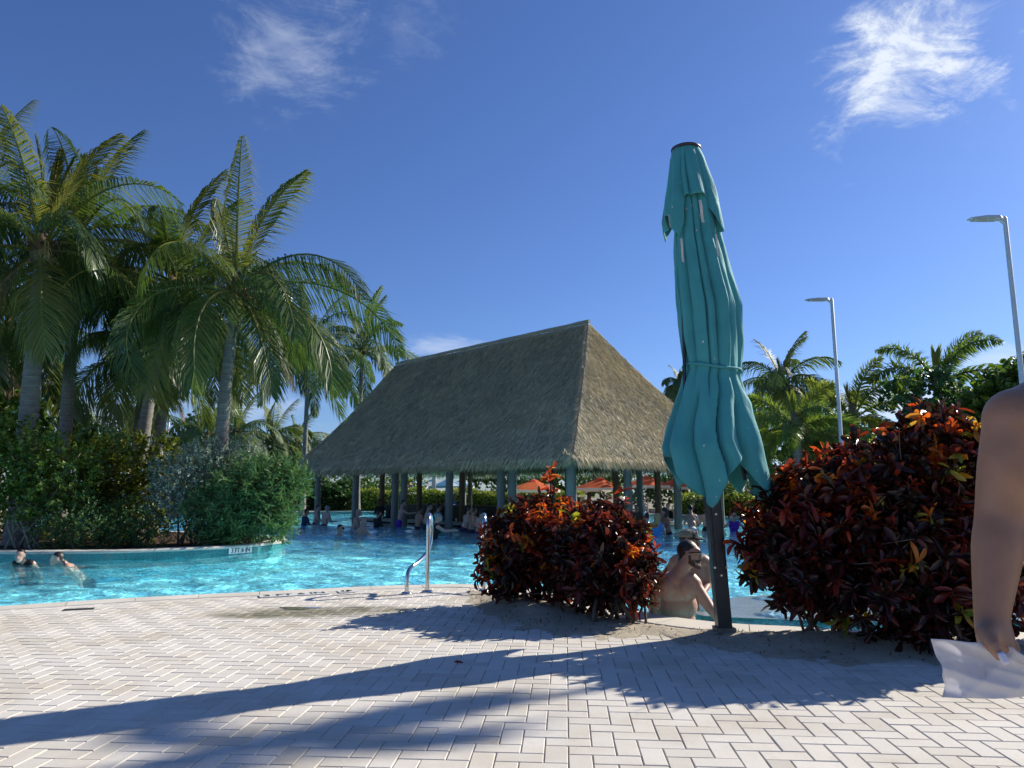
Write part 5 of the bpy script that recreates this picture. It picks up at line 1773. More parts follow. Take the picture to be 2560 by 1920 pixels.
# recessed channel plate with bolts on the face turned to the deck
p0, p1 = on_pole(0.50), on_pole(1.5)
V = []
for p in (p0, p1):
    for (x, y) in ((-.03, -hw - .012), (.03, -hw - .012), (.03, -hw + .002), (-.03, -hw + .002)):
        V.append((p.x + x, p.y + y, p.z))
MB().add(V, [(0, 1, 5, 4), (1, 2, 6, 5), (2, 3, 7, 6), (3, 0, 4, 7), (0, 3, 2, 1), (4, 5, 6, 7)]).build('channel_plate', M_steel_dark, umb)
for (x, z) in ((-.046, .53), (.046, .53), (0, .47), (.0, .95)):
    p = on_pole(z)
    MB().tube([(p.x + x, -hw - .001, z), (p.x + x, -hw - .018, z)], .009, 8).build('bolt', M_bolt, umb)
MB().box((0, 0, .012), (.24, .24, .03)).box((0, 0, .04), (.15, .15, .05)).build('base_plate', simple('base_galvanised', (0.13, 0.12, 0.11), (0.2, 0.18, 0.15), 12, 0.7, 0.3), umb)
for k, (phi, z1) in enumerate(((150, 1.22), (172, 1.27), (100, 1.5), (30, 1.6), (230, 1.3), (300, 1.35))):
    t = R(phi); p = on_pole(3.6); e = Vector((-0.10 - .27 * math.cos(t) + .05, -.24 * math.sin(t), z1))
    V, F = tube([tuple(p), tuple(p.lerp(e, .5) + Vector((-.02 * math.cos(t), -.02 * math.sin(t), 0))), tuple(e)], .014, 4)
    link('rib', mesh('rib', V, F), M_steel_dark, umb)
p = at(1749, 1250, UY - .27)
MB().tube([tuple(U_(p)), tuple(U_(p + Vector((0, -.012, 0))))], .012, 10).build('grommet', M_steel_dark, umb)
tag(umb, 'tall closed teal patio umbrella tied with a cord on a dark leaning pole', 'umbrella')

# ------------------------------------------------------------------ pool grab rails
M_chrome = simple('stainless_tube', (0.62, 0.63, 0.64), (0.55, 0.56, 0.57), 20, 0.16, 1.0)
def grab_rail(px, py, label, flip=1):
    b = gp(px, py)
    root = empty('pool_grab_rail', (b.x, b.y, 0))
    f = -1 * flip
    path = [(0, 0, -.05), (0, 0, .3), (0, 0, .66), (0, .015, .78), (0, .07, .845), (0, .16, .86), (0, .25, .83), (0, .30, .75), (.0, .31, .62), (f * .012, .28, .50), (f * .05, .2, .40), (f * .12, .06, .325), (f * .175, -.06, .285), (f * .205, -.13, .225), (f * .212, -.15, .12), (f * .212, -.15, -.05)]
    P = catmull(path, 6)
    V, F = tube([tuple(p) for p in P], .024, 12)
    link('tube', mesh('tube', V, F, True), M_chrome, root)
    for (x, y) in ((0, 0), (f * .212, -.15)):
        MB().lathe((x, y, 0), [(.062, .0), (.062, .012), (.05, .024), (.028, .028)], 20).build('escutcheon', M_chrome, root, True)
    tag(root, label, 'grab rail', 'grab rails at the pool steps')
grab_rail(1068, 1481, 'curved stainless grab rail standing free in front of the water')
grab_rail(1209, 1479, 'stainless grab rail half hidden by the red croton', -1)

# ------------------------------------------------------------------ lamp posts
M_pole_white = simple('white_pole', (0.62, 0.64, 0.66), (0.56, 0.58, 0.60), 4, 0.45)
M_lens = simple('lamp_lens', (0.55, 0.56, 0.55), (0.45, 0.46, 0.46), 6, 0.3)
def lamp_post(px, py, Y, label, r=.055, head=.55, ground=0.0):
    t = at(px, py, Y)
    root = empty('lamp_post', (t.x, Y, ground))
    h = t.z
    MB().lathe((0, 0, 0), [(r * 1.5, 0), (r * 1.45, .5), (r * 1.05, .55), (r * .85, h), (r * .4, h + .03)], 14).build('pole', M_pole_white, root, True)
    MB().tube([(0, 0, h - .12), (-.1, 0, h - .03)], .03, 8).build('arm', M_pole_white, root)
    hd = MB()
    xs = [-.06, -.14, -.14 - head * .5, -.14 - head]
    V = []
    for x, w, z0, z1 in zip(xs, (.05, .12, .13, .07), (h - .03, h - .03, h - .028, h - .022), (h + .0, h + .022, h + .016, h - .008)):
        V += [(x, -w, z0), (x, w, z0), (x, w * .8, z1), (x, -w * .8, z1)]
    F = [(0, 1, 2, 3), (12, 15, 14, 13)]
    for i in range(3):
        for k in range(4):
            F.append((4 * i + k, 4 * i + (k + 1) % 4, 4 * i + 4 + (k + 1) % 4, 4 * i + 4 + k))
    hd.add(V, F).build('lamp_head', M_pole_white, root)
    MB().box((-.14 - head * .5, 0, h - .036), (head * .7, .17, .012)).build('lens', M_lens, root)
    tag(root, label, 'lamp post', 'lamp posts')
lamp_post(2512, 545, 12.6, 'tall white lamp post at the right edge of the picture', .046, .52)
lamp_post(2079, 748, 18.6, 'white lamp post between the umbrella and the plume palms', .05, .56)
lamp_post(423, 1042, 50, 'tiny distant white lamp post seen between the island palm trunks', .08, .7)

# ------------------------------------------------------------------ open parasols, loungers beyond the hut
def parasol(px, py, Y, w, h, mats, label, group, rot=0.2, stripes=False, n=8, ground=-0.02):
    c = at(px, py, Y)
    root = empty('open_umbrella', (c.x, Y, ground), rot)
    zt = c.z - ground
    for k in range(n):
        a0, a1 = 2 * math.pi * k / n, 2 * math.pi * (k + 1) / n
        m = MB()
        rows = [(.02, 0), (.35, -.30), (.7, -.66), (1.0, -1.0)]
        V = []
        for (f, d) in rows:
            for a in (a0, (a0 + a1) / 2, a1):
                sag = 1.0 if a != (a0 + a1) / 2 else .965
                V.append((f * w * math.cos(a) * sag, f * w * math.sin(a) * sag, zt + d * h * (1 if sag == 1 else 1.04)))
        F = []
        for i in range(3):
            for j in range(2):
                F.append((3 * i + j, 3 * i + 3 + j, 3 * i + 4 + j, 3 * i + 1 + j))
        m.add(V, F).build('canopy_panel', mats[k % 2] if stripes else mats[0], root)
        V = [V[9], V[10], V[11]] + [(x * 1.0, y * 1.0, z - .14) for x, y, z in (V[9], V[10], V[11])]
        MB().add(V, [(0, 3, 4, 1), (1, 4, 5, 2)]).build('valance', mats[1], root)
    MB().lathe((0, 0, 0), [(.03, 0), (.03, zt + .08), (.012, zt + .1)], 8).build('pole', M_steel_dark, root)
    MB().lathe((0, 0, 0), [(.3, 0), (.3, .06), (.08, .1)], 14).build('base', M_steel_dark, root)
    # vent lifted above the crown
    MB().lathe((0, 0, zt - .02), [(w * .3, -.12 * h / .5), (w * .12, .04), (.03, .09)], 8, caps=False).build('vent', mats[0], root)
    tag(root, label, 'umbrella', group)
def cloth(name, c, tr=.35):
    return leaf_mat(name, [(0, tuple(x * .92 for x in c)), (1, c)], tr, .8, False, .2)
M_orange = cloth('orange_canvas', (0.72, 0.15, 0.05)); M_trim = cloth('white_trim', (0.72, 0.68, 0.62))
M_blue = cloth('blue_canvas', (0.10, 0.30, 0.55)); M_wht = cloth('white_canvas', (0.66, 0.70, 0.72)); M_mint = cloth('mint_canvas', (0.45, 0.66, 0.60))
GO, GU = 'orange umbrellas beyond the hut', 'blue and white umbrellas beyond the hedge'
for (px, py, Y, w, h, lb) in ((1335, 1201, 40, 1.5, .5, 'orange umbrella peeping over the red croton'), (1500, 1196, 41, 1.35, .52, 'orange umbrella right of the hut corner posts'),
                              (1476, 1207, 45, 1.3, .4, 'orange umbrella half behind another at the hut corner'), (1616, 1191, 41, 1.35, .5, 'orange umbrella between the two thick right posts'),
                              (1690, 1197, 42, 1.3, .46, 'orange umbrella beside the orange wrapped post'), (1752, 1195, 43, 1.3, .46, 'orange umbrella mostly behind the teal umbrella hem'),
                              (1806, 1200, 43, 1.2, .46, 'orange umbrella just right of the dark umbrella pole')):
    parasol(px, py, Y, w, h, (M_orange, M_trim), lb, GO, random.uniform(0, .7))
for (px, py, Y, w, h, mt, lb) in ((985, 1207, 56, 1.2, .42, (M_mint, M_wht), 'pale mint and white umbrella, leftmost beyond the hedge'), (1030, 1202, 57, 1.5, .5, (M_blue, M_wht), 'blue and white umbrella second from left beyond the hedge'),
                                  (1078, 1201, 58, 1.3, .46, (M_blue, M_wht), 'blue and white umbrella behind the brown hut post'), (1118, 1199, 57, 1.4, .5, (M_wht, M_blue), 'white and blue umbrella right of the white pole'),
                                  (1152, 1202, 60, 1.4, .45, (M_blue, M_wht), 'blue and white umbrella, rightmost beyond the hedge')):
    parasol(px, py, Y, w, h, mt, lb, GU, random.uniform(0, .7), True)
p = at(1085, 1195, 49)
wp = empty('white_column', (p.x, 49, -.02))
MB().box((0, 0, 1.1), (.26, .26, 2.3)).build('shaft', M_white_paint, wp); MB().box((0, 0, .1), (.36, .36, .25)).build('base', M_white_paint, wp)
MB().box((0, 0, 2.2), (.36, .36, .12)).build('cap', M_white_paint, wp)
tag(wp, 'white square column standing beyond the sunlit hedge', 'column')
M_blue_f = simple('blue_fabric', (0.04, 0.10, 0.36), (0.03, 0.08, 0.30), 10, 0.7)
def lounge(px, Y, rz, label):
    p = at(px, 1229, Y)
    root = empty('lounge_chair', (p.x, Y, -.015), rz)
    MB().box((0, .35, .36), (.6, 1.2, .05)).build('seat', M_blue_f, root)
    MB().box((0, -.48, .68), (.6, .05, .78), 0, 0, (R(24), 0, 0)).build('backrest', M_blue_f, root)
    MB().box((0, .1, .31), (.66, 1.6, .04)).build('frame', M_white_paint, root)
    for x in (-.28, .28):
        for y in (-.5, .8):
            MB().box((x, y, .15), (.05, .05, .3)).build('leg', M_white_paint, root)
    tag(root, label, 'lounge chair', 'blue lounge chairs')
lounge(1098, 52, R(170), 'blue lounge chair just right of the white column'); lounge(1109, 52.4, R(185), 'blue lounge chair beside the person in the green shirt')
lounge(1126, 44.5, R(178), 'blue lounge chair in front of the clipped hedge'); lounge(1050, 53, R(180), 'blue lounge chair left of the white column')
# white rail of a ramp behind the bar stools on the right
# ------------------------------------------------------------------ people
def skin(name, c, c2=None, rough=.48):
    m, t, b = new_mat(name)
    n = noise_node(t, 9, 4, .6, 'Object'); n2 = noise_node(t, 160, 3, .6, 'Object')
    r = ramp_node(t, [(.3, c), (.75, c2 or tuple(x * .8 for x in c))])
    t.links.new(n, r.inputs[0]); t.links.new(r.outputs[0], b.inputs['Base Color'])
    b.inputs['Roughness'].default_value = rough
    b.inputs['Subsurface Weight'].default_value = .08
    b.inputs['Subsurface Radius'].default_value = (.012, .004, .002)
    bump(t, b, n2, .12, .002)
    return m
SK = {'pale': skin('skin_pale', (.52, .33, .25)), 'tan': skin('skin_tan', (.40, .22, .145)), 'brown': skin('skin_brown', (.26, .135, .085)), 'pink': skin('skin_sunned', (.50, .27, .20)), 'arm': skin('skin_arm', (.38, .20, .118), (.29, .145, .085))}
def fabric(name, c): return simple(name, c, tuple(x * .75 for x in c), 25, .85, 0, .2, .004)
CL = {'black': fabric('black_fabric', (.012, .012, .014)), 'navy': fabric('navy_fabric', (.015, .025, .07)), 'white': fabric('white_fabric', (.75, .76, .78)), 'teal': fabric('teal_fabric', (.03, .28, .26)),
      'purple': fabric('purple_fabric', (.12, .02, .42)), 'red': fabric('maroon_fabric', (.16, .012, .015)), 'blue': fabric('blue_print_fabric', (.08, .28, .62)), 'green': fabric('mint_fabric', (.28, .62, .48)), 'grey': fabric('grey_fabric', (.13, .14, .15)), 'straw': fabric('straw_hat', (.52, .40, .20))}
HR = {'dark': simple('hair_dark', (.012, .009, .008), (.025, .018, .014), 60, .45, 0, .5, .01, (1, 1, .2)), 'brown': simple('hair_brown', (.07, .04, .022), (.04, .022, .012), 60, .5, 0, .5, .01, (1, 1, .2)),
      'blond': simple('hair_blond', (.50, .36, .17), (.36, .24, .10), 60, .5, 0, .5, .01, (1, 1, .2)), 'grey': simple('hair_grey', (.28, .27, .26), (.18, .17, .17), 60, .6, 0, .5, .01, (1, 1, .2)), 'beard': simple('beard_auburn', (.085, .035, .018), (.05, .02, .012), 70, .7, 0, .5, .006)}
M_lens_dark = simple('sunglass_lens', (.008, .008, .01), (.012, .012, .014), 5, .08)

def sd_cone(P, a, b, ra, rb):
    a, b = np.array(a, float), np.array(b, float)
    d = b - a
    t = np.clip((P - a) @ d / max(d @ d, 1e-9), 0, 1)
    return np.linalg.norm(P - a - t[:, None] * d, axis=1) - (ra + (rb - ra) * t)
def sd_ell(P, c, r, M):
    q = (P - np.array(c, float)) @ np.array(M)
    r = np.array(r, float)
    k = np.linalg.norm(q / r, axis=1)
    return (k - 1) * r.min()
def body_mesh(name, prims, voxel=.02, smooth=4):
    """prims: ('c', a, b, ra, rb, slot) tapered limb, ('e', centre, radii, euler, slot) ellipsoid -> one continuous skin"""
    m = MB()
    for p in prims:
        if p[0] == 'c':
            _, a, b, ra, rb, s = p
            a, b = Vector(a), Vector(b)
            d = b - a
            k = max(2, int(d.length / (min(ra, rb) * .8)) + 1)
            pts = [a.lerp(b, i / k) for i in range(k + 1)]; rr = [ra + (rb - ra) * i / k for i in range(k + 1)]
            if d.length > 1e-6:
                u = d.normalized()
                pts = [a - u * ra * x for x in (1.0, .87, .5)] + pts + [b + u * rb * x for x in (.5, .87, 1.0)]
                rr = [ra * .05, ra * .5, ra * .87] + rr + [rb * .87, rb * .5, rb * .05]
            m.tube([tuple(x) for x in pts], rr, 14)
        else:
            _, c, r, e, s = p
            M = np.array(Euler(e).to_matrix())
            q = MB().sphere((0, 0, 0), r, 16, 12)
            m.add(q.V[0] @ M.T + np.array(c, float), q.F)
    me = mesh(name, np.concatenate(m.V), m.F)
    o = bpy.data.objects.new('tmp', me)
    md = o.modifiers.new('r', 'REMESH'); md.mode = 'VOXEL'; md.voxel_size = voxel; md.adaptivity = 0
    out = evaluated_mesh(o); bpy.data.meshes.remove(me)
    n = len(out.vertices)
    V = np.zeros(n * 3, np.float32); out.vertices.foreach_get('co', V); V = V.reshape(-1, 3).astype(float)
    E = np.zeros(len(out.edges) * 2, np.int32); out.edges.foreach_get('vertices', E); E = E.reshape(-1, 2)
    deg = np.bincount(E.ravel(), minlength=n).astype(float)
    for it in range(smooth):
        acc = np.zeros((n, 3))
        for k in range(3):
            acc[:, k] = np.bincount(E[:, 0], V[E[:, 1], k], n) + np.bincount(E[:, 1], V[E[:, 0], k], n)
        V = V + .5 * (acc / np.maximum(deg, 1)[:, None] - V)
    out.vertices.foreach_set('co', V.astype(np.float32).ravel())
    out.name = name
    nf = len(out.polygons)
    C = np.zeros(nf * 3, np.float32); out.update(); out.polygons.foreach_get('center', C); C = C.reshape(-1, 3).astype(float)
    best = np.full(nf, 1e9); slot = np.zeros(nf, np.int32)
    for p in prims:
        d = sd_cone(C, p[1], p[2], p[3], p[4]) if p[0] == 'c' else sd_ell(C, p[1], p[2], np.array(Euler(p[3]).to_matrix()))
        s = p[-1]
        u = d < best
        best[u] = d[u]; slot[u] = s
    return out, slot
def finish(me, slot, mats):
    for m in mats: me.materials.append(m)
    me.polygons.foreach_set('material_index', slot)
    me.polygons.foreach_set('use_smooth', np.ones(len(me.polygons), bool))
    me.update()
def head_prims(c, face, s=1.0, hair=1, skin_=0, style='short', beard=None):
    """head centred at c looking along the unit vector face (x, y, z)"""
    f = Vector(face).normalized(); up = Vector((0, 0, 1)); up = (up - f * up.dot(f)).normalized(); r = f.cross(up)
    M = Matrix((r, f, up)).transposed(); e = M.to_euler()
    def L(x, y, z): return tuple(Vector(c) + (r * x + f * y + up * z) * s)
    def sc(*v): return tuple(x * s for x in v)
    P = [('e', L(0, -.005, .02), sc(.074, .096, .105), e, skin_), ('e', L(0, .038, -.055), sc(.056, .058, .066), e, skin_),
         ('c', L(0, .088, .015), L(0, .112, -.022), .011 * s, .017 * s, skin_), ('e', L(0, .082, .045), sc(.055, .02, .016), e, skin_),
         ('e', L(0, .092, -.06), sc(.026, .013, .012), e, skin_), ('e', L(0, .078, -.098), sc(.03, .024, .02), e, skin_),
         ('e', L(.078, -.005, -.005), sc(.012, .024, .034), e, skin_), ('e', L(-.078, -.005, -.005), sc(.012, .024, .034), e, skin_)]
    if style == 'short':
        P += [('e', L(0, -.014, .034), sc(.077, .096, .097), e, hair), ('e', L(0, -.05, -.01), sc(.066, .05, .07), e, hair)]
    elif style == 'long':
        P += [('e', L(0, -.018, .04), sc(.086, .104, .100), e, hair), ('c', L(0, -.06, 0), L(0, -.085, -.26), .085 * s, .075 * s, hair), ('c', L(.05, -.03, 0), L(.06, -.05, -.2), .05 * s, .045 * s, hair), ('c', L(-.05, -.03, 0), L(-.06, -.05, -.2), .05 * s, .045 * s, hair)]
    elif style == 'bun':
        P += [('e', L(0, -.018, .04), sc(.082, .102, .096), e, hair), ('e', L(0, -.10, .08), sc(.045, .045, .045), e, hair)]
    elif style == 'bald':
        P += [('e', L(0, -.06, -.015), sc(.066, .05, .055), e, hair)]
    if beard is not None:
        for sg in (-1, 1):
            P += [('c', L(sg * .066, .0, -.030), L(sg * .054, .040, -.082), .017 * s, .024 * s, beard), ('c', L(sg * .054, .040, -.082), L(sg * .012, .086, -.102), .024 * s, .026 * s, beard)]
        P += [('e', L(0, .099, -.044), sc(.034, .012, .010), e, beard), ('e', L(0, .092, -.092), sc(.03, .02, .024), e, beard)]
    return P, (r, f, up, Vector(c))
def trim(me, slot, fr, s, skin_, hair, beard):
    """a clean hairline, and a beard along the jaw"""
    r, f, up, c = fr
    nf = len(me.polygons)
    C = np.zeros(nf * 3, np.float32); me.polygons.foreach_get('center', C); C = C.reshape(-1, 3) - np.array(c, np.float32)
    x, y, z = C @ np.array(r) / s, C @ np.array(f) / s, C @ np.array(up) / s
    near_ = (np.abs(x) < .1) & (np.abs(y) < .135) & (z > -.135) & (z < .16)
    line = np.where(y > 0, .045 + .62 * y, .045 + 1.15 * y)
    ear = (np.abs(x) > .074) & (np.abs(y + .005) < .03) & (z < .035)
    h = near_ & (z > line) & ~ear
    hs = near_ & np.isin(slot, [skin_, hair] + ([beard] if beard is not None else []))
    slot[hs] = skin_
    slot[h & hs] = hair
    if beard is not None:
        up_ = np.where(y < .014, .004, -.040 + .1 * np.maximum(0, y - .06))
        b = hs & (y > -.008) & (z < up_) & (z > -.080 - .62 * y) & ~((np.abs(x) < .024) & (z > -.066) & (z < -.054) & (y > .08))
        slot[b & ~h] = beard
def hand_prims(w, d, s=.0, slot=0, k=1.0):
    """a small relaxed hand at the wrist w pointing along d"""
    d = Vector(d).normalized(); w = Vector(w)
    side = d.cross(Vector((0, 0, 1)));
    if side.length < .1: side = d.cross(Vector((1, 0, 0)))
    side.normalize(); nn = side.cross(d)
    P = [('c', tuple(w), tuple(w + d * .075 * k), .028 * k, .034 * k, slot)]
    for i, ln in enumerate((.07, .08, .075, .06)):
        b = w + d * .085 * k + side * (i - 1.5) * .021 * k
        P.append(('c', tuple(b), tuple(b + d * ln * .55 * k), .0105 * k, .0095 * k, slot)); b2 = b + d * ln * .55 * k
        P.append(('c', tuple(b2), tuple(b2 + (d * .6 - nn * .8).normalized() * ln * .5 * k), .0095 * k, .008 * k, slot))
    t0 = w + side * -.03 * k + d * .03 * k
    P.append(('c', tuple(t0), tuple(t0 + (d * .7 - side * .7).normalized() * .06 * k), .014 * k, .010 * k, slot))
    return P
def glasses(parent, fr, s=1.0, name='sunglasses'):
    r, f, up, c = fr
    m = MB()
    def L(x, y, z): return c + (r * x + f * y + up * z) * s
    for sg in (-1, 1):
        V = []
        for dy in (0, .006):
            for (x, z) in ((.008, .034), (.062, .036), (.064, .002), (.048, -.018), (.014, -.014)):
                V.append(tuple(L(sg * x, .110 - abs(x) * .32 + dy, z)))
        F = [(0, 1, 2, 3, 4), (9, 8, 7, 6, 5)] + [(i, (i + 1) % 5, 5 + (i + 1) % 5, 5 + i) for i in range(5)]
        m.add(V, F)
        m.tube([tuple(L(sg * .062, .092, .026)), tuple(L(sg * .084, .04, .026)), tuple(L(sg * .084, -.01, .02))], .006 * s, 5)
    m.tube([tuple(L(-.012, .110, .022)), tuple(L(.012, .110, .022))], .004 * s, 5)
    o = m.build(name, M_lens_dark, parent)
    return o
GP = 'people in the pool'
def person(px, Y, label, head_z=.66, face=(0, 1, 0), arms='bar', skin_='pale', hair='dark', style='short', top=None, bottom='navy', lean=0.1, s=1.0, build=1.0, group=GP, floor=None, shades=False, z0=None, voxel=.019, x=None, female=False, hat=None):
    """figure seen mostly from the waist up; head_z is the height of the crown of the head above the deck"""
    X = at(px, 1229, Y).x if x is None else x
    root = empty('person', (X, Y, 0 if floor is None else floor))
    f = Vector((face[0], face[1], 0)).normalized(); r = f.cross(Vector((0, 0, 1)))
    base = Vector((0, 0, 0))
    H = head_z - (0 if floor is None else floor)
    def L(x_, y_, z_):   # x right, y forward, z relative to the crown
        return tuple(base + r * x_ * s + f * y_ * s + Vector((0, 0, H + z_ * s)))
    SKIN, HAIR, TOP, BOT = 0, 1, 2, 3
    tslot = TOP if top else SKIN
    ln = lean
    b = build
    hz = -.115
    hc = L(0, ln * 1.15 + .03, hz)
    P, fr = head_prims(hc, (face[0], face[1], face[2] if len(face) > 2 else 0), s, HAIR, SKIN, style)
    sh = .175 * b if not female else .155 * b
    P += [('c', L(0, ln * 1.05, -.2), L(0, ln * .95, -.30), .052 * s, .058 * s, SKIN),
          ('c', L(-sh * .75, ln * .92, -.335), L(sh * .75, ln * .92, -.335), .068 * s * b, .068 * s * b, tslot),
          ('e', L(0, ln * .8, -.45), (.165 * s * b, .108 * s * b, .17 * s), (0, 0, math.atan2(f.y, f.x) - R(90)), tslot),
          ('e', L(0, ln * .45, -.62), (.138 * s * b, .098 * s * b, .16 * s), (0, 0, math.atan2(f.y, f.x) - R(90)), tslot if top and not female else (SKIN if not top else TOP)),
          ('e', L(0, 0, -.80), (.168 * s * b, .12 * s * b, .13 * s), (0, 0, math.atan2(f.y, f.x) - R(90)), BOT)]
    if female:
        P += [('e', L(-.075, ln * .8 + .095, -.47), (.06 * s, .05 * s, .06 * s), (0, 0, 0), tslot), ('e', L(.075, ln * .8 + .095, -.47), (.06 * s, .05 * s, .06 * s), (0, 0, 0), tslot)]
    for sg in (-1, 1):
        P += [('c', L(sg * .09, 0, -.85), L(sg * .095, .03, -1.25), .085 * s * b, .062 * s, BOT), ('c', L(sg * .095, .03, -1.25), L(sg * .095, -.02, -1.66), .058 * s, .042 * s, SKIN), ('c', L(sg * .095, -.02, -1.68), L(sg * .1, .13, -1.70), .04 * s, .032 * s, SKIN)]
        S = L(sg * sh, ln * .9, -.35)
        if arms == 'bar': E, W, D = L(sg * (sh + .06), ln + .06, -.60), L(sg * (sh - .04), ln + .30, -.60), (f.x, f.y, 0)
        elif arms == 'down': E, W, D = L(sg * (sh + .07), ln * .6, -.62), L(sg * (sh + .09), ln * .5 + .08, -.86), (f.x * .3, f.y * .3, -1)
        elif arms == 'drink' and sg == 1: E, W, D = L(sg * (sh + .05), ln + .10, -.56), L(sg * .07, ln + .16, -.30), (0, 0, 1)
        elif arms == 'drink': E, W, D = L(sg * (sh + .07), ln + .02, -.62), L(sg * (sh - .02), ln + .26, -.64), (f.x, f.y, 0)
        elif arms == 'spread': E, W, D = L(sg * (sh + .2), ln * .6, -.50), L(sg * (sh + .42), ln + .05, -.56), (r.x * sg, r.y * sg, -.1)
        elif arms == 'forward': E, W, D = L(sg * (sh + .03), ln + .2, -.48), L(sg * (sh - .02), ln + .45, -.46), (f.x, f.y, 0)
        P += [('c', S, E, .052 * s * b, .042 * s, tslot if (top and not female and sg) else SKIN), ('c', E, W, .041 * s, .027 * s, SKIN)]
        P += hand_prims(W, D, 0, SKIN, s)
    me, slot = body_mesh('body', P, voxel, 4)
    if style == 'short': trim(me, slot, fr, s, 0, 1, None)
    mats = [SK[skin_], HR[hair], CL[top or 'black'], CL[bottom]]
    finish(me, slot, mats)
    link('body', me, None, root)
    if shades: glasses(root, fr, s)
    if hat == 'straw':
        q = Vector(hc)
        MB().lathe(tuple(q + Vector((0, 0, .075 * s))), [(.20, -.02), (.19, .0), (.095, .01), (.09, .10), (.05, .125), (.005, .13)], 20).build('hat', CL['straw'], root, True)
    if hat == 'cap':
        q = Vector(hc)
        MB().sphere(tuple(q + Vector((0, 0, .045 * s))), (.092, .104, .085), 16, 10).box(tuple(q + f * .14 + Vector((0, 0, .055))), (.13, .1, .015), math.atan2(f.y, f.x) - R(90)).build('hat', CL['black'], root, True)
    tag(root, label, 'person', group)
    return root
def hz_at(py, Y):
    return at(1280, py, Y).z
# bathers along the left and front counter of the hut (they look into the bar)
INW = (.72, .69, 0)
ppl = [  # px, Y, crown py, label, kwargs
    (760, 27.8, 1272, 'bather in a dark shirt by the leftmost hut post', dict(face=INW, top='navy', skin_='tan', hair='dark')),
    (788, 29.0, 1262, 'thin bather standing sideways behind the broad pale back', dict(face=(.9, .3, 0), arms='bar', hair='brown', build=.85)),
    (812, 27.9, 1264, 'broad bare backed bather facing the bar left of the pale hut post', dict(face=INW, build=1.2, hair='grey', skin_='pale')),
    (888, 25.6, 1273, 'bald bather leaning sideways in front of the second hut post', dict(face=(.95, .1, 0), style='bald', hair='grey', build=1.15, skin_='pink')),
    (940, 26.5, 1276, 'bather in a dark top and blue patterned trunks at the bar', dict(face=INW, top='black', bottom='blue', hair='dark')),
    (999, 26.2, 1250, 'tall bare chested bather in profile reaching over the bar', dict(face=(1, .25, 0), arms='forward', hair='brown', skin_='pale', bottom='purple')),
    (1044, 25.4, 1266, 'bather seated low with a bare back by the brown hut post', dict(face=INW, hair='dark', skin_='tan')),
    (1064, 25.0, 1258, 'dark haired bather facing right beside the brown hut post', dict(face=(.95, .3, 0), hair='dark', skin_='pale', arms='bar')),
    (1090, 25.6, 1260, 'bather in a teal top facing the bar', dict(face=INW, top='teal', hair='dark')),
    (1158, 23.4, 1265, 'bare backed bather leaning on a friend by the paired posts', dict(face=(.75, .6, 0), hair='dark', skin_='pale', lean=.2)),
    (1178, 23.2, 1268, 'tanned bather with lowered head by the paired posts', dict(face=INW, hair='brown', skin_='tan', build=1.1)),
    (1197, 22.4, 1272, 'bather in a cap right of the paired posts', dict(face=INW, hair='dark', skin_='pale', hat='cap')),
    (1612, 22.0, 1282, 'bather with a bare back behind the dark croton', dict(face=(.5, .85, 0), hair='dark', skin_='pale')),
    (1641, 21.6, 1284, 'blond long haired bather in a blue swimsuit, back turned', dict(face=(.2, 1, 0), hair='blond', style='long', top='blue', bottom='blue', female=True)),
    (1668, 22.4, 1270, 'long dark haired bather raising a hand to the face', dict(face=(-.8, -.35, 0), hair='dark', style='long', arms='drink', skin_='tan', top=None, bottom='black', female=True)),
    (1728, 23.6, 1264, 'bather in a white bikini leaning on the bar, back turned', dict(face=(.1, 1, 0), hair='dark', style='bun', skin_='pale', bottom='white', female=True, lean=.25)),
    (1764, 24.2, 1264, 'bather in a dark bikini beside the dark umbrella pole', dict(face=(.25, 1, 0), hair='brown', style='bun', skin_='pale', bottom='black', female=True)),
    (1830, 24.0, 1281, 'bather in a purple swimsuit and sunglasses facing the deck', dict(face=(-.1, -1, 0), hair='blond', style='bun', top='purple', bottom='purple', arms='spread', female=True, shades=True))]
for (px, Y, py, lb, kw) in ppl:
    person(px, Y, lb, head_z=hz_at(py, Y), **kw)
# bar staff and guests on the other side of the counter, in the shade
inn = [(955, 30.5, 1248, 'bar guest in black standing in the shade left of the front counter', dict(face=(-.5, -.8, 0), top='black', skin_='brown')),
       (1016, 30.0, 1250, 'bar guest in maroon in the shade behind the counter', dict(face=(-.6, -.7, 0), top='red', skin_='tan')),
       (972, 31.5, 1246, 'tall bar guest in grey in the shade behind the counter', dict(face=(.3, -.9, 0), top='grey', skin_='tan')),
       (1112, 28.5, 1252, 'bartender in black between the middle hut posts', dict(face=(-.7, -.6, 0), top='black', skin_='brown')),
       (1128, 29.2, 1250, 'bar guest in navy beside the bartender', dict(face=(-.8, -.4, 0), top='navy', skin_='tan')),
       (1592, 27.0, 1262, 'bar guest in grey behind the croton right of the thick post', dict(face=(-.3, -.9, 0), top='grey', skin_='pale')),
       (1638, 28.0, 1260, 'seated bar guest left of the thick weathered post', dict(face=(.8, -.4, 0), skin_='tan', hair='brown')),
       (1674, 28.4, 1258, 'bar guest in black beside the orange wrapped post', dict(face=(-.7, -.6, 0), skin_='pale', top='black', hair='brown')),
       (1736, 28.0, 1252, 'dark haired bar guest left of the umbrella hem', dict(face=(-.8, -.5, 0), skin_='tan', hair='dark', top='black'))]
for (px, Y, py, lb, kw) in inn:
    person(px, Y, lb, head_z=hz_at(py, Y), group='people at the hut bar', **kw)
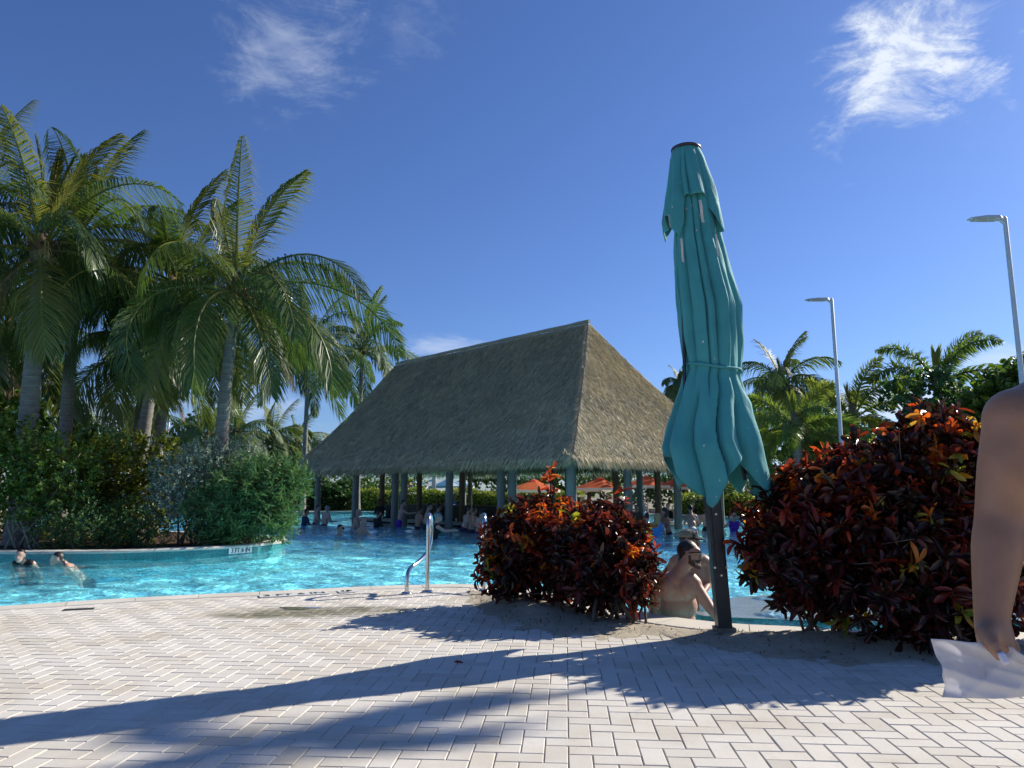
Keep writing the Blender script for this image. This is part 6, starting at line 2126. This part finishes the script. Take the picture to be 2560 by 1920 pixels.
# people on the far terrace
far_p = [(983, 50, 1207, 'dark haired person standing beyond the sunlit hedge', dict(face=(.6, -.5, 0), top='black', skin_='brown')),
         (1019, 47.5, 1210, 'person in a straw hat beyond the sunlit hedge', dict(face=(1, -.2, 0), skin_='pale', hat='straw', top='white')),
         (1122, 47.5, 1216, 'person in a mint green shirt beyond the hedge', dict(face=(.2, -1, 0), top='green', skin_='tan')),
         (1607, 38, 1243, 'person wrapped in a white towel under the orange umbrellas', dict(face=(.1, -1, 0), top=None, bottom='white', skin_='pale', shades=True, female=True, hair='brown'))]
for (px, Y, py, lb, kw) in far_p:
    person(px, Y, lb, head_z=hz_at(py, Y), group='people on the far terrace', arms='down', **kw)
# swimmers with only head and shoulders out of the water
person(883 - 40, 21.2, 'swimmer in dark sunglasses low in the water in front of the hut', head_z=hz_at(1311, 21.2), face=(.95, -.2, 0), hair='dark', arms='forward', skin_='pale', shades=True)
person(902, 21.8, 'pale swimmer leaning back beside the swimmer in sunglasses', head_z=hz_at(1296, 21.8), face=(.5, .6, .5), hair='grey', style='bald', arms='spread', skin_='pale')
person(1084, 20.2, 'wader in a black swimsuit with grey tied hair facing right', head_z=hz_at(1284, 20.2), face=(.9, .35, 0), hair='grey', style='bun', top='black', bottom='black', arms='forward', female=True, skin_='pale')
person(74, 12.9, 'girl with wet hair and a dark strap in the water by the island', head_z=hz_at(1372, 12.9), face=(.25, -1, .72), hair='dark', style='short', top='black', arms='down', skin_='pale', female=True, s=.95, voxel=.012)
person(181, 12.6, 'boy with dark hair turned left in the water by the island', head_z=hz_at(1380, 12.6), face=(-.85, -.5, .75), hair='dark', style='short', arms='down', skin_='pale', s=.95, voxel=.012)
def float_out(root, face, head_z, ang):
    """tip a swimmer forward about the head so the body trails just under the surface"""
    f = Vector((face[0], face[1], 0)).normalized(); r = f.cross(Vector((0, 0, 1)))
    Rm = Matrix.Rotation(-ang, 3, r)
    hl = f * (.1 * 1.15 + .03) * .95 + Vector((0, 0, head_z - .115 * .95))
    hw = Vector(root.location) + hl
    root.rotation_euler = Rm.to_euler()
    root.location = hw - Rm @ hl
for o in [o for o in bpy.data.objects if o.name.startswith('person') and o.get('label', '').startswith(('girl with wet', 'boy with dark'))]:
    if o['label'].startswith('girl'): float_out(o, (.25, -1), hz_at(1372, 12.9), R(36))
    else: float_out(o, (-.85, -.5), hz_at(1380, 12.6), R(36))
# half hidden behind the crotons
person(2432, 7.0, 'grey haired person standing half hidden behind the tallest croton', head_z=hz_at(1048, 7.0), face=(-.6, -.6, 0), hair='grey', style='short', top=None, bottom='blue', arms='down', skin_='tan', group=None, voxel=.014)

# ---- the two men at the near pool edge
def near_man_back():
    Y0 = 6.99
    root = empty('person', (1.61, Y0, WATER_Z))
    o = Vector((1.61, Y0, WATER_Z))
    def A(px, py, dy=0.0): return tuple(at(px, py, Y0 + dy) - o)
    P, fr = head_prims(A(1722, 1386, .02), (1, -.16, -.05), 1.06, 1, 0, 'short', 2)
    P += [('c', A(1712, 1408, .0), A(1696, 1440, .02), .066, .082, 0),
          ('c', A(1664, 1452, .03), A(1725, 1450, .0), .085, .080, 0), ('c', A(1650, 1462, .03), A(1700, 1446, .03), .07, .08, 0),
          ('e', A(1690, 1478, .05), (.205, .125, .15), (0, 0, .05), 0), ('e', A(1694, 1515, .05), (.19, .12, .16), (0, 0, 0), 0), ('e', A(1695, 1560, .05), (.175, .12, .2), (0, 0, 0), 0),
          ('e', A(1666, 1474, -.045), (.075, .05, .10), (0, .1, 0), 0), ('e', A(1716, 1472, -.05), (.075, .05, .10), (0, -.1, 0), 0),
          ('e', A(1696, 1640, .05), (.18, .13, .18), (0, 0, 0), 3),
          ('c', A(1680, 1660, .05), A(1680, 1760, .08), .09, .07, 3), ('c', A(1712, 1660, .05), A(1712, 1760, .08), .09, .07, 3),
          ('e', A(1735, 1462, -.01), (.078, .075, .085), (0, 0, 0), 0),
          ('c', A(1738, 1466, -.02), A(1772, 1516, -.10), .066, .052, 0), ('c', A(1772, 1516, -.10), A(1800, 1552, -.20), .052, .034, 0),
          ('e', A(1645, 1470, .02), (.075, .075, .085), (0, 0, 0), 0),
          ('c', A(1643, 1474, .02), A(1633, 1535, .06), .062, .05, 0), ('c', A(1633, 1535, .06), A(1655, 1560, .3), .048, .032, 0)]
    P += hand_prims(A(1802, 1554, -.21), (.8, -.5, -.3), 0, 0, 1.0)
    P += hand_prims(A(1655, 1560, .3), (.3, 1, 0), 0, 0, 1.0)
    me, slot = body_mesh('body', P, .0095, 4)
    trim(me, slot, fr, 1.06, 0, 1, 2)
    finish(me, slot, [SK['pink'], HR['dark'], HR['beard'], CL['navy']])
    link('body', me, None, root)
    glasses(root, fr, 1.06)
    tag(root, 'bearded man in sunglasses with a bare back at the near pool edge', 'person', 'men at the near pool edge')
near_man_back()
def near_man_cap():
    Y0 = 7.95
    o = Vector((1.92, Y0, WATER_Z))
    root = empty('person', tuple(o))
    def A(px, py, dy=0.0): return tuple(at(px, py, Y0 + dy) - o)
    hc = A(1722, 1352)
    P, fr = head_prims(hc, (.93, -.32, 0), 1.0, 1, 0, 'short', 2)
    P += [('c', A(1716, 1378), A(1716, 1405), .06, .07, 0), ('c', A(1694, 1402), A(1756, 1402), .075, .078, 0),
          ('e', A(1725, 1440), (.19, .12, .18), (0, 0, 0), 0), ('e', A(1727, 1500), (.17, .115, .2), (0, 0, 0), 0), ('e', A(1727, 1570), (.17, .12, .17), (0, 0, 0), 3),
          ('c', A(1712, 1590), A(1712, 1690), .09, .07, 3), ('c', A(1742, 1590), A(1742, 1690), .09, .07, 3),
          ('e', A(1764, 1408), (.07, .07, .08), (0, 0, 0), 0), ('c', A(1766, 1412), A(1770, 1462, -.06), .058, .046, 0), ('c', A(1770, 1462, -.06), A(1752, 1490, -.26), .044, .03, 0),
          ('e', A(1688, 1408), (.07, .07, .08), (0, 0, 0), 0), ('c', A(1684, 1412), A(1660, 1440, .02), .056, .046, 0), ('c', A(1660, 1440, .02), A(1645, 1470, .12), .044, .032, 0)]
    P += hand_prims(A(1752, 1490, -.26), (-.3, -.8, -.3)) + hand_prims(A(1645, 1470, .12), (-.4, .5, -.7))
    me, slot = body_mesh('body', P, .0105, 4)
    trim(me, slot, fr, 1.0, 0, 1, 2)
    finish(me, slot, [SK['tan'], HR['dark'], HR['beard'], CL['grey']])
    link('body', me, None, root)
    glasses(root, fr, 1.0)
    r, f, up, c = fr
    M_cap = simple('cap_tan_panel', (.30, .25, .17), (.24, .2, .14), 30, .9); 
    cp = MB()
    V = []; F = []; n = 22; rows = 8; mi = []
    for i in range(rows + 1):
        t = (math.pi / 2) * i / rows
        for k in range(n):
            a = 2 * math.pi * k / n
            p = c + r * (.089 * math.cos(t) ** .8 * math.cos(a)) + f * (.108 * math.cos(t) ** .8 * math.sin(a) - .006) + up * (.042 + .082 * math.sin(t))
            V.append(tuple(p))
    for i in range(rows):
        for k in range(n):
            k2 = (k + 1) % n
            F.append((i * n + k, i * n + k2, (i + 1) * n + k2, (i + 1) * n + k)); mi.append(1 if n * .08 < k < n * .42 else 0)
    me = mesh('cap', V, F, True, None, mi)
    co = link('cap', me, [M_cap, CL['black']], root)
    so = co.modifiers.new('s', 'SOLIDIFY'); so.thickness = .003
    # brim
    V = []; F = []
    for j in range(4):
        d = j / 3
        for k in range(11):
            a = math.pi * (.16 + .68 * k / 10)
            p = c + r * (.088 * math.cos(a) * (1 + .05 * d)) + f * (.100 * math.sin(a) + .075 * d * math.sin(a) ** .6) + up * (.044 - .016 * d - .018 * abs(math.cos(a)) * d)
            V.append(tuple(p))
    for j in range(3):
        for k in range(10):
            F.append((j * 11 + k, j * 11 + k + 1, (j + 1) * 11 + k + 1, (j + 1) * 11 + k))
    bo = link('brim', mesh('brim', V, F, True), CL['black'], co); so = bo.modifiers.new('s', 'SOLIDIFY'); so.thickness = .004
    MB().box(tuple(c + f * .093 + up * .085), (.045, .006, .03), math.atan2(f.y, f.x) - R(90)).build('patch', simple('cap_patch', (.55, .30, .16), None, 30, .8), co)
    tag(root, 'man in a tan and black cap standing behind the bearded man', 'person', 'men at the near pool edge')
near_man_cap()
# white cup held at the ledge
cp = empty('plastic_cup', at(1757, 1516, 7.55) - Vector((0, 0, .05)))
MB().lathe((0, 0, 0), [(.03, 0), (.041, .11), (.038, .11), (.028, .006)], 18).build('cup_wall', M_cup, cp, True)
MB().lathe((0, 0, 0), [(.036, .075), (.0005, .0752)], 18, caps=False).build('drink', simple('drink', (.62, .58, .5), None, 5, .2), cp)
tag(cp, 'pale plastic cup between the bearded man and his arm', 'cup')

# ---- person passing at the right edge: bare arm, hand and a paper napkin
def passer():
    Y0 = 1.46
    o = Vector((1.20, Y0, 0))
    root = empty('person', tuple(o))
    def A(px, py, dy=0.0): return Vector(at(px, py, Y0 + dy) - o)
    S, E, W = A(2540, 1062), A(2500, 1300, .01), A(2478, 1545, -.04)
    P = [('c', tuple(S), tuple(S.lerp(E, .5)), .060, .056, 0), ('c', tuple(S.lerp(E, .5)), tuple(E), .056, .046, 0), ('e', tuple(A(2541, 1050)), (.062, .064, .066), (0, 0, 0), 0), ('c', tuple(A(2550, 1040)), tuple(A(2650, 975)), .056, .05, 0),
         ('e', tuple(S.lerp(E, .42) + Vector((-.006, -.012, 0))), (.05, .05, .10), (0, .1, 0), 0),
         ('c', tuple(E), tuple(E.lerp(W, .3)), .046, .047, 0), ('c', tuple(E.lerp(W, .3)), tuple(W), .047, .031, 0)]
    # hand: palm turned inwards, thumb in front of the napkin, fingers behind it
    K = A(2492, 1612, -.05)
    P += [('c', tuple(W), tuple(K), .031, .034, 0), ('c', tuple(W + Vector((.004, .012, -.02))), tuple(A(2515, 1622, -.015)), .024, .027, 0)]
    t0, t1, t2 = A(2462, 1585, -.075), A(2484, 1618, -.10), A(2500, 1645, -.108)
    P += [('c', tuple(W.lerp(K, .35)), tuple(t0), .024, .020, 0), ('c', tuple(t0), tuple(t1), .0175, .0155, 0), ('c', tuple(t1), tuple(t2), .0145, .0115, 0)]
    for i, (bx, by, ln) in enumerate(((2470, 1622, .9), (2488, 1632, 1.0), (2507, 1634, .96), (2525, 1626, .8))):
        b = A(bx, by, -.025 + .006 * i); m1 = b + Vector((-.006, .006, -.040 * ln)); m2 = m1 + Vector((-.012, -.010, -.024 * ln))
        P += [('c', tuple(b), tuple(m1), .0108, .0098, 0), ('c', tuple(m1), tuple(m2), .0096, .008, 0)]
    # rest of the figure, mostly past the edge of the picture
    cx = S.x + .24; sh = S.z - .02
    P += [('c', (S.x + .02, .02, sh), (cx + .16, .05, sh), .062, .062, 0), ('c', (cx + .01, .04, sh + .03), (cx + .03, .04, sh + .13), .05, .048, 0),
          ('e', (cx, .05, sh - .14), (.165, .11, .18), (0, 0, 0), 1), ('e', (cx, .05, sh - .33), (.135, .095, .16), (0, 0, 0), 1), ('e', (cx, .05, sh - .52), (.17, .125, .14), (0, 0, 0), 1),
          ('c', (cx + .2, .05, sh - .03), (cx + .24, .06, sh - .3), .05, .042, 0), ('c', (cx + .24, .06, sh - .3), (cx + .25, .0, sh - .55), .042, .028, 0)]
    for sg in (-1, 1):
        P += [('c', (cx + sg * .085, .05, sh - .56), (cx + sg * .085, .03, .46), .088, .058, 0), ('c', (cx + sg * .085, .03, .46), (cx + sg * .085, .07, .09), .056, .036, 0), ('c', (cx + sg * .085, .07, .05), (cx + sg * .09, -.10, .03), .038, .028, 0)]
    P += hand_prims((cx + .25, 0, sh - .55), (0, -.2, -1), 0, 0)
    hp2, fr = head_prims((cx + .03, .03, sh + .24), (.2, -1, 0), 1.0, 2, 0, 'long')
    P += hp2
    me, slot = body_mesh('body', P, .0072, 9)
    finish(me, slot, [SK['arm'], CL['black'], HR['brown']])
    link('body', me, None, root)
    # thumb nail, pale varnish
    u = (t2 - t1).normalized(); n_ = Vector((.15, -1, .1)); n_ = (n_ - u * n_.dot(u)).normalized(); x_ = u.cross(n_)
    V = []; F = []
    for i in range(5):
        for k in range(5):
            a = (k - 2) / 2; t = i / 4
            w = .0085 * (1 if 0 < i < 4 else .8)
            p = t2 + u * (-.008 + .021 * t) + x_ * (a * w) + n_ * (.0118 - .003 * a * a - .001 * t)
            V.append(tuple(p))
    for i in range(4):
        for k in range(4):
            F.append((i * 5 + k, i * 5 + k + 1, (i + 1) * 5 + k + 1, (i + 1) * 5 + k))
    no = link('thumb_nail', mesh('thumb_nail', V, F, True), simple('nail_varnish', (.78, .70, .74), (.75, .67, .71), 5, .15), root)
    so = no.modifiers.new('s', 'SOLIDIFY'); so.thickness = .0012
    tag(root, 'person at the right edge with a bare tanned arm holding a white napkin', 'person')
    # napkin
    nx, nz = 46, 30
    out = [(2328, 1598), (2345, 1596), (2420, 1607), (2480, 1606), (2545, 1625), (2620, 1690)]
    V = []; F = []
    for i in range(nx + 1):
        t = i / nx
        top = (np.interp(t, [0, .12, .3, .5, .7, .85, 1], [2328, 2360, 2420, 2475, 2530, 2575, 2640]), np.interp(t, [0, .12, .3, .5, .7, .85, 1], [1598, 1600, 1606, 1606, 1618, 1648, 1690]))
        bot = (np.interp(t, [0, .1, .5, 1], [2358, 2390, 2500, 2660]), np.interp(t, [0, .1, .35, .6, 1], [1742, 1744, 1747, 1745, 1728]))
        for j in range(nz + 1):
            s = j / nz
            bulge = 14 * math.sin(math.pi * s) * (1 - t) ** 2 + (3 * math.sin(17 * s) if t < .02 else 0)
            px = top[0] + (bot[0] - top[0]) * s + bulge * (1 if t < .4 else 0) * math.sin(2.2 * s)
            py = top[1] + (bot[1] - top[1]) * s
            dy = -.088 + .016 * math.sin(5 * t + 2 * s) + .012 * math.sin(9 * s - 4 * t) + .012 * math.sin(13 * t * (1 - s)) + .007 * abs(math.sin(8 * t + 5 * s)) + .006 * abs(math.sin(11 * s - 6 * t + 1)) + .03 * s * t - .012 * math.exp(-((t - .55) ** 2 / .02 + (s - .3) ** 2 / .05)) * -1
            V.append(tuple(at(px, py, Y0 + dy)))
    for i in range(nx):
        for j in range(nz):
            a = i * (nz + 1) + j
            F.append((a, a + 1, a + nz + 2, a + nz + 1))
    M_paper, tt, bb = new_mat('paper_napkin')
    nn = noise_node(tt, 40, 4, .6, 'World'); rr = ramp_node(tt, [(.3, (.74, .73, .76)), (.7, (.80, .79, .81))]); tt.links.new(nn, rr.inputs[0]); tt.links.new(rr.outputs[0], bb.inputs['Base Color'])
    bb.inputs['Roughness'].default_value = .9; n3 = noise_node(tt, 14, 5, .6, 'World'); bump(tt, bb, n3, .35, .01)
    tr = tt.nodes.new('ShaderNodeBsdfTranslucent'); tr.inputs[0].default_value = (.8, .79, .82, 1)
    mx = tt.nodes.new('ShaderNodeMixShader'); mx.inputs[0].default_value = .38
    tt.links.new(bb.outputs[0], mx.inputs[1]); tt.links.new(tr.outputs[0], mx.inputs[2]); tt.links.new(mx.outputs[0], tt.nodes['Material Output'].inputs[0])
    no = link('paper_napkin', mesh('paper_napkin', V, F, True), M_paper)
    so = no.modifiers.new('s', 'SOLIDIFY'); so.thickness = .0012
    tag(no, 'crumpled white paper napkin held in the hand at the right edge', 'napkin')
passer()

bpy.data.scenes.remove(scratch)
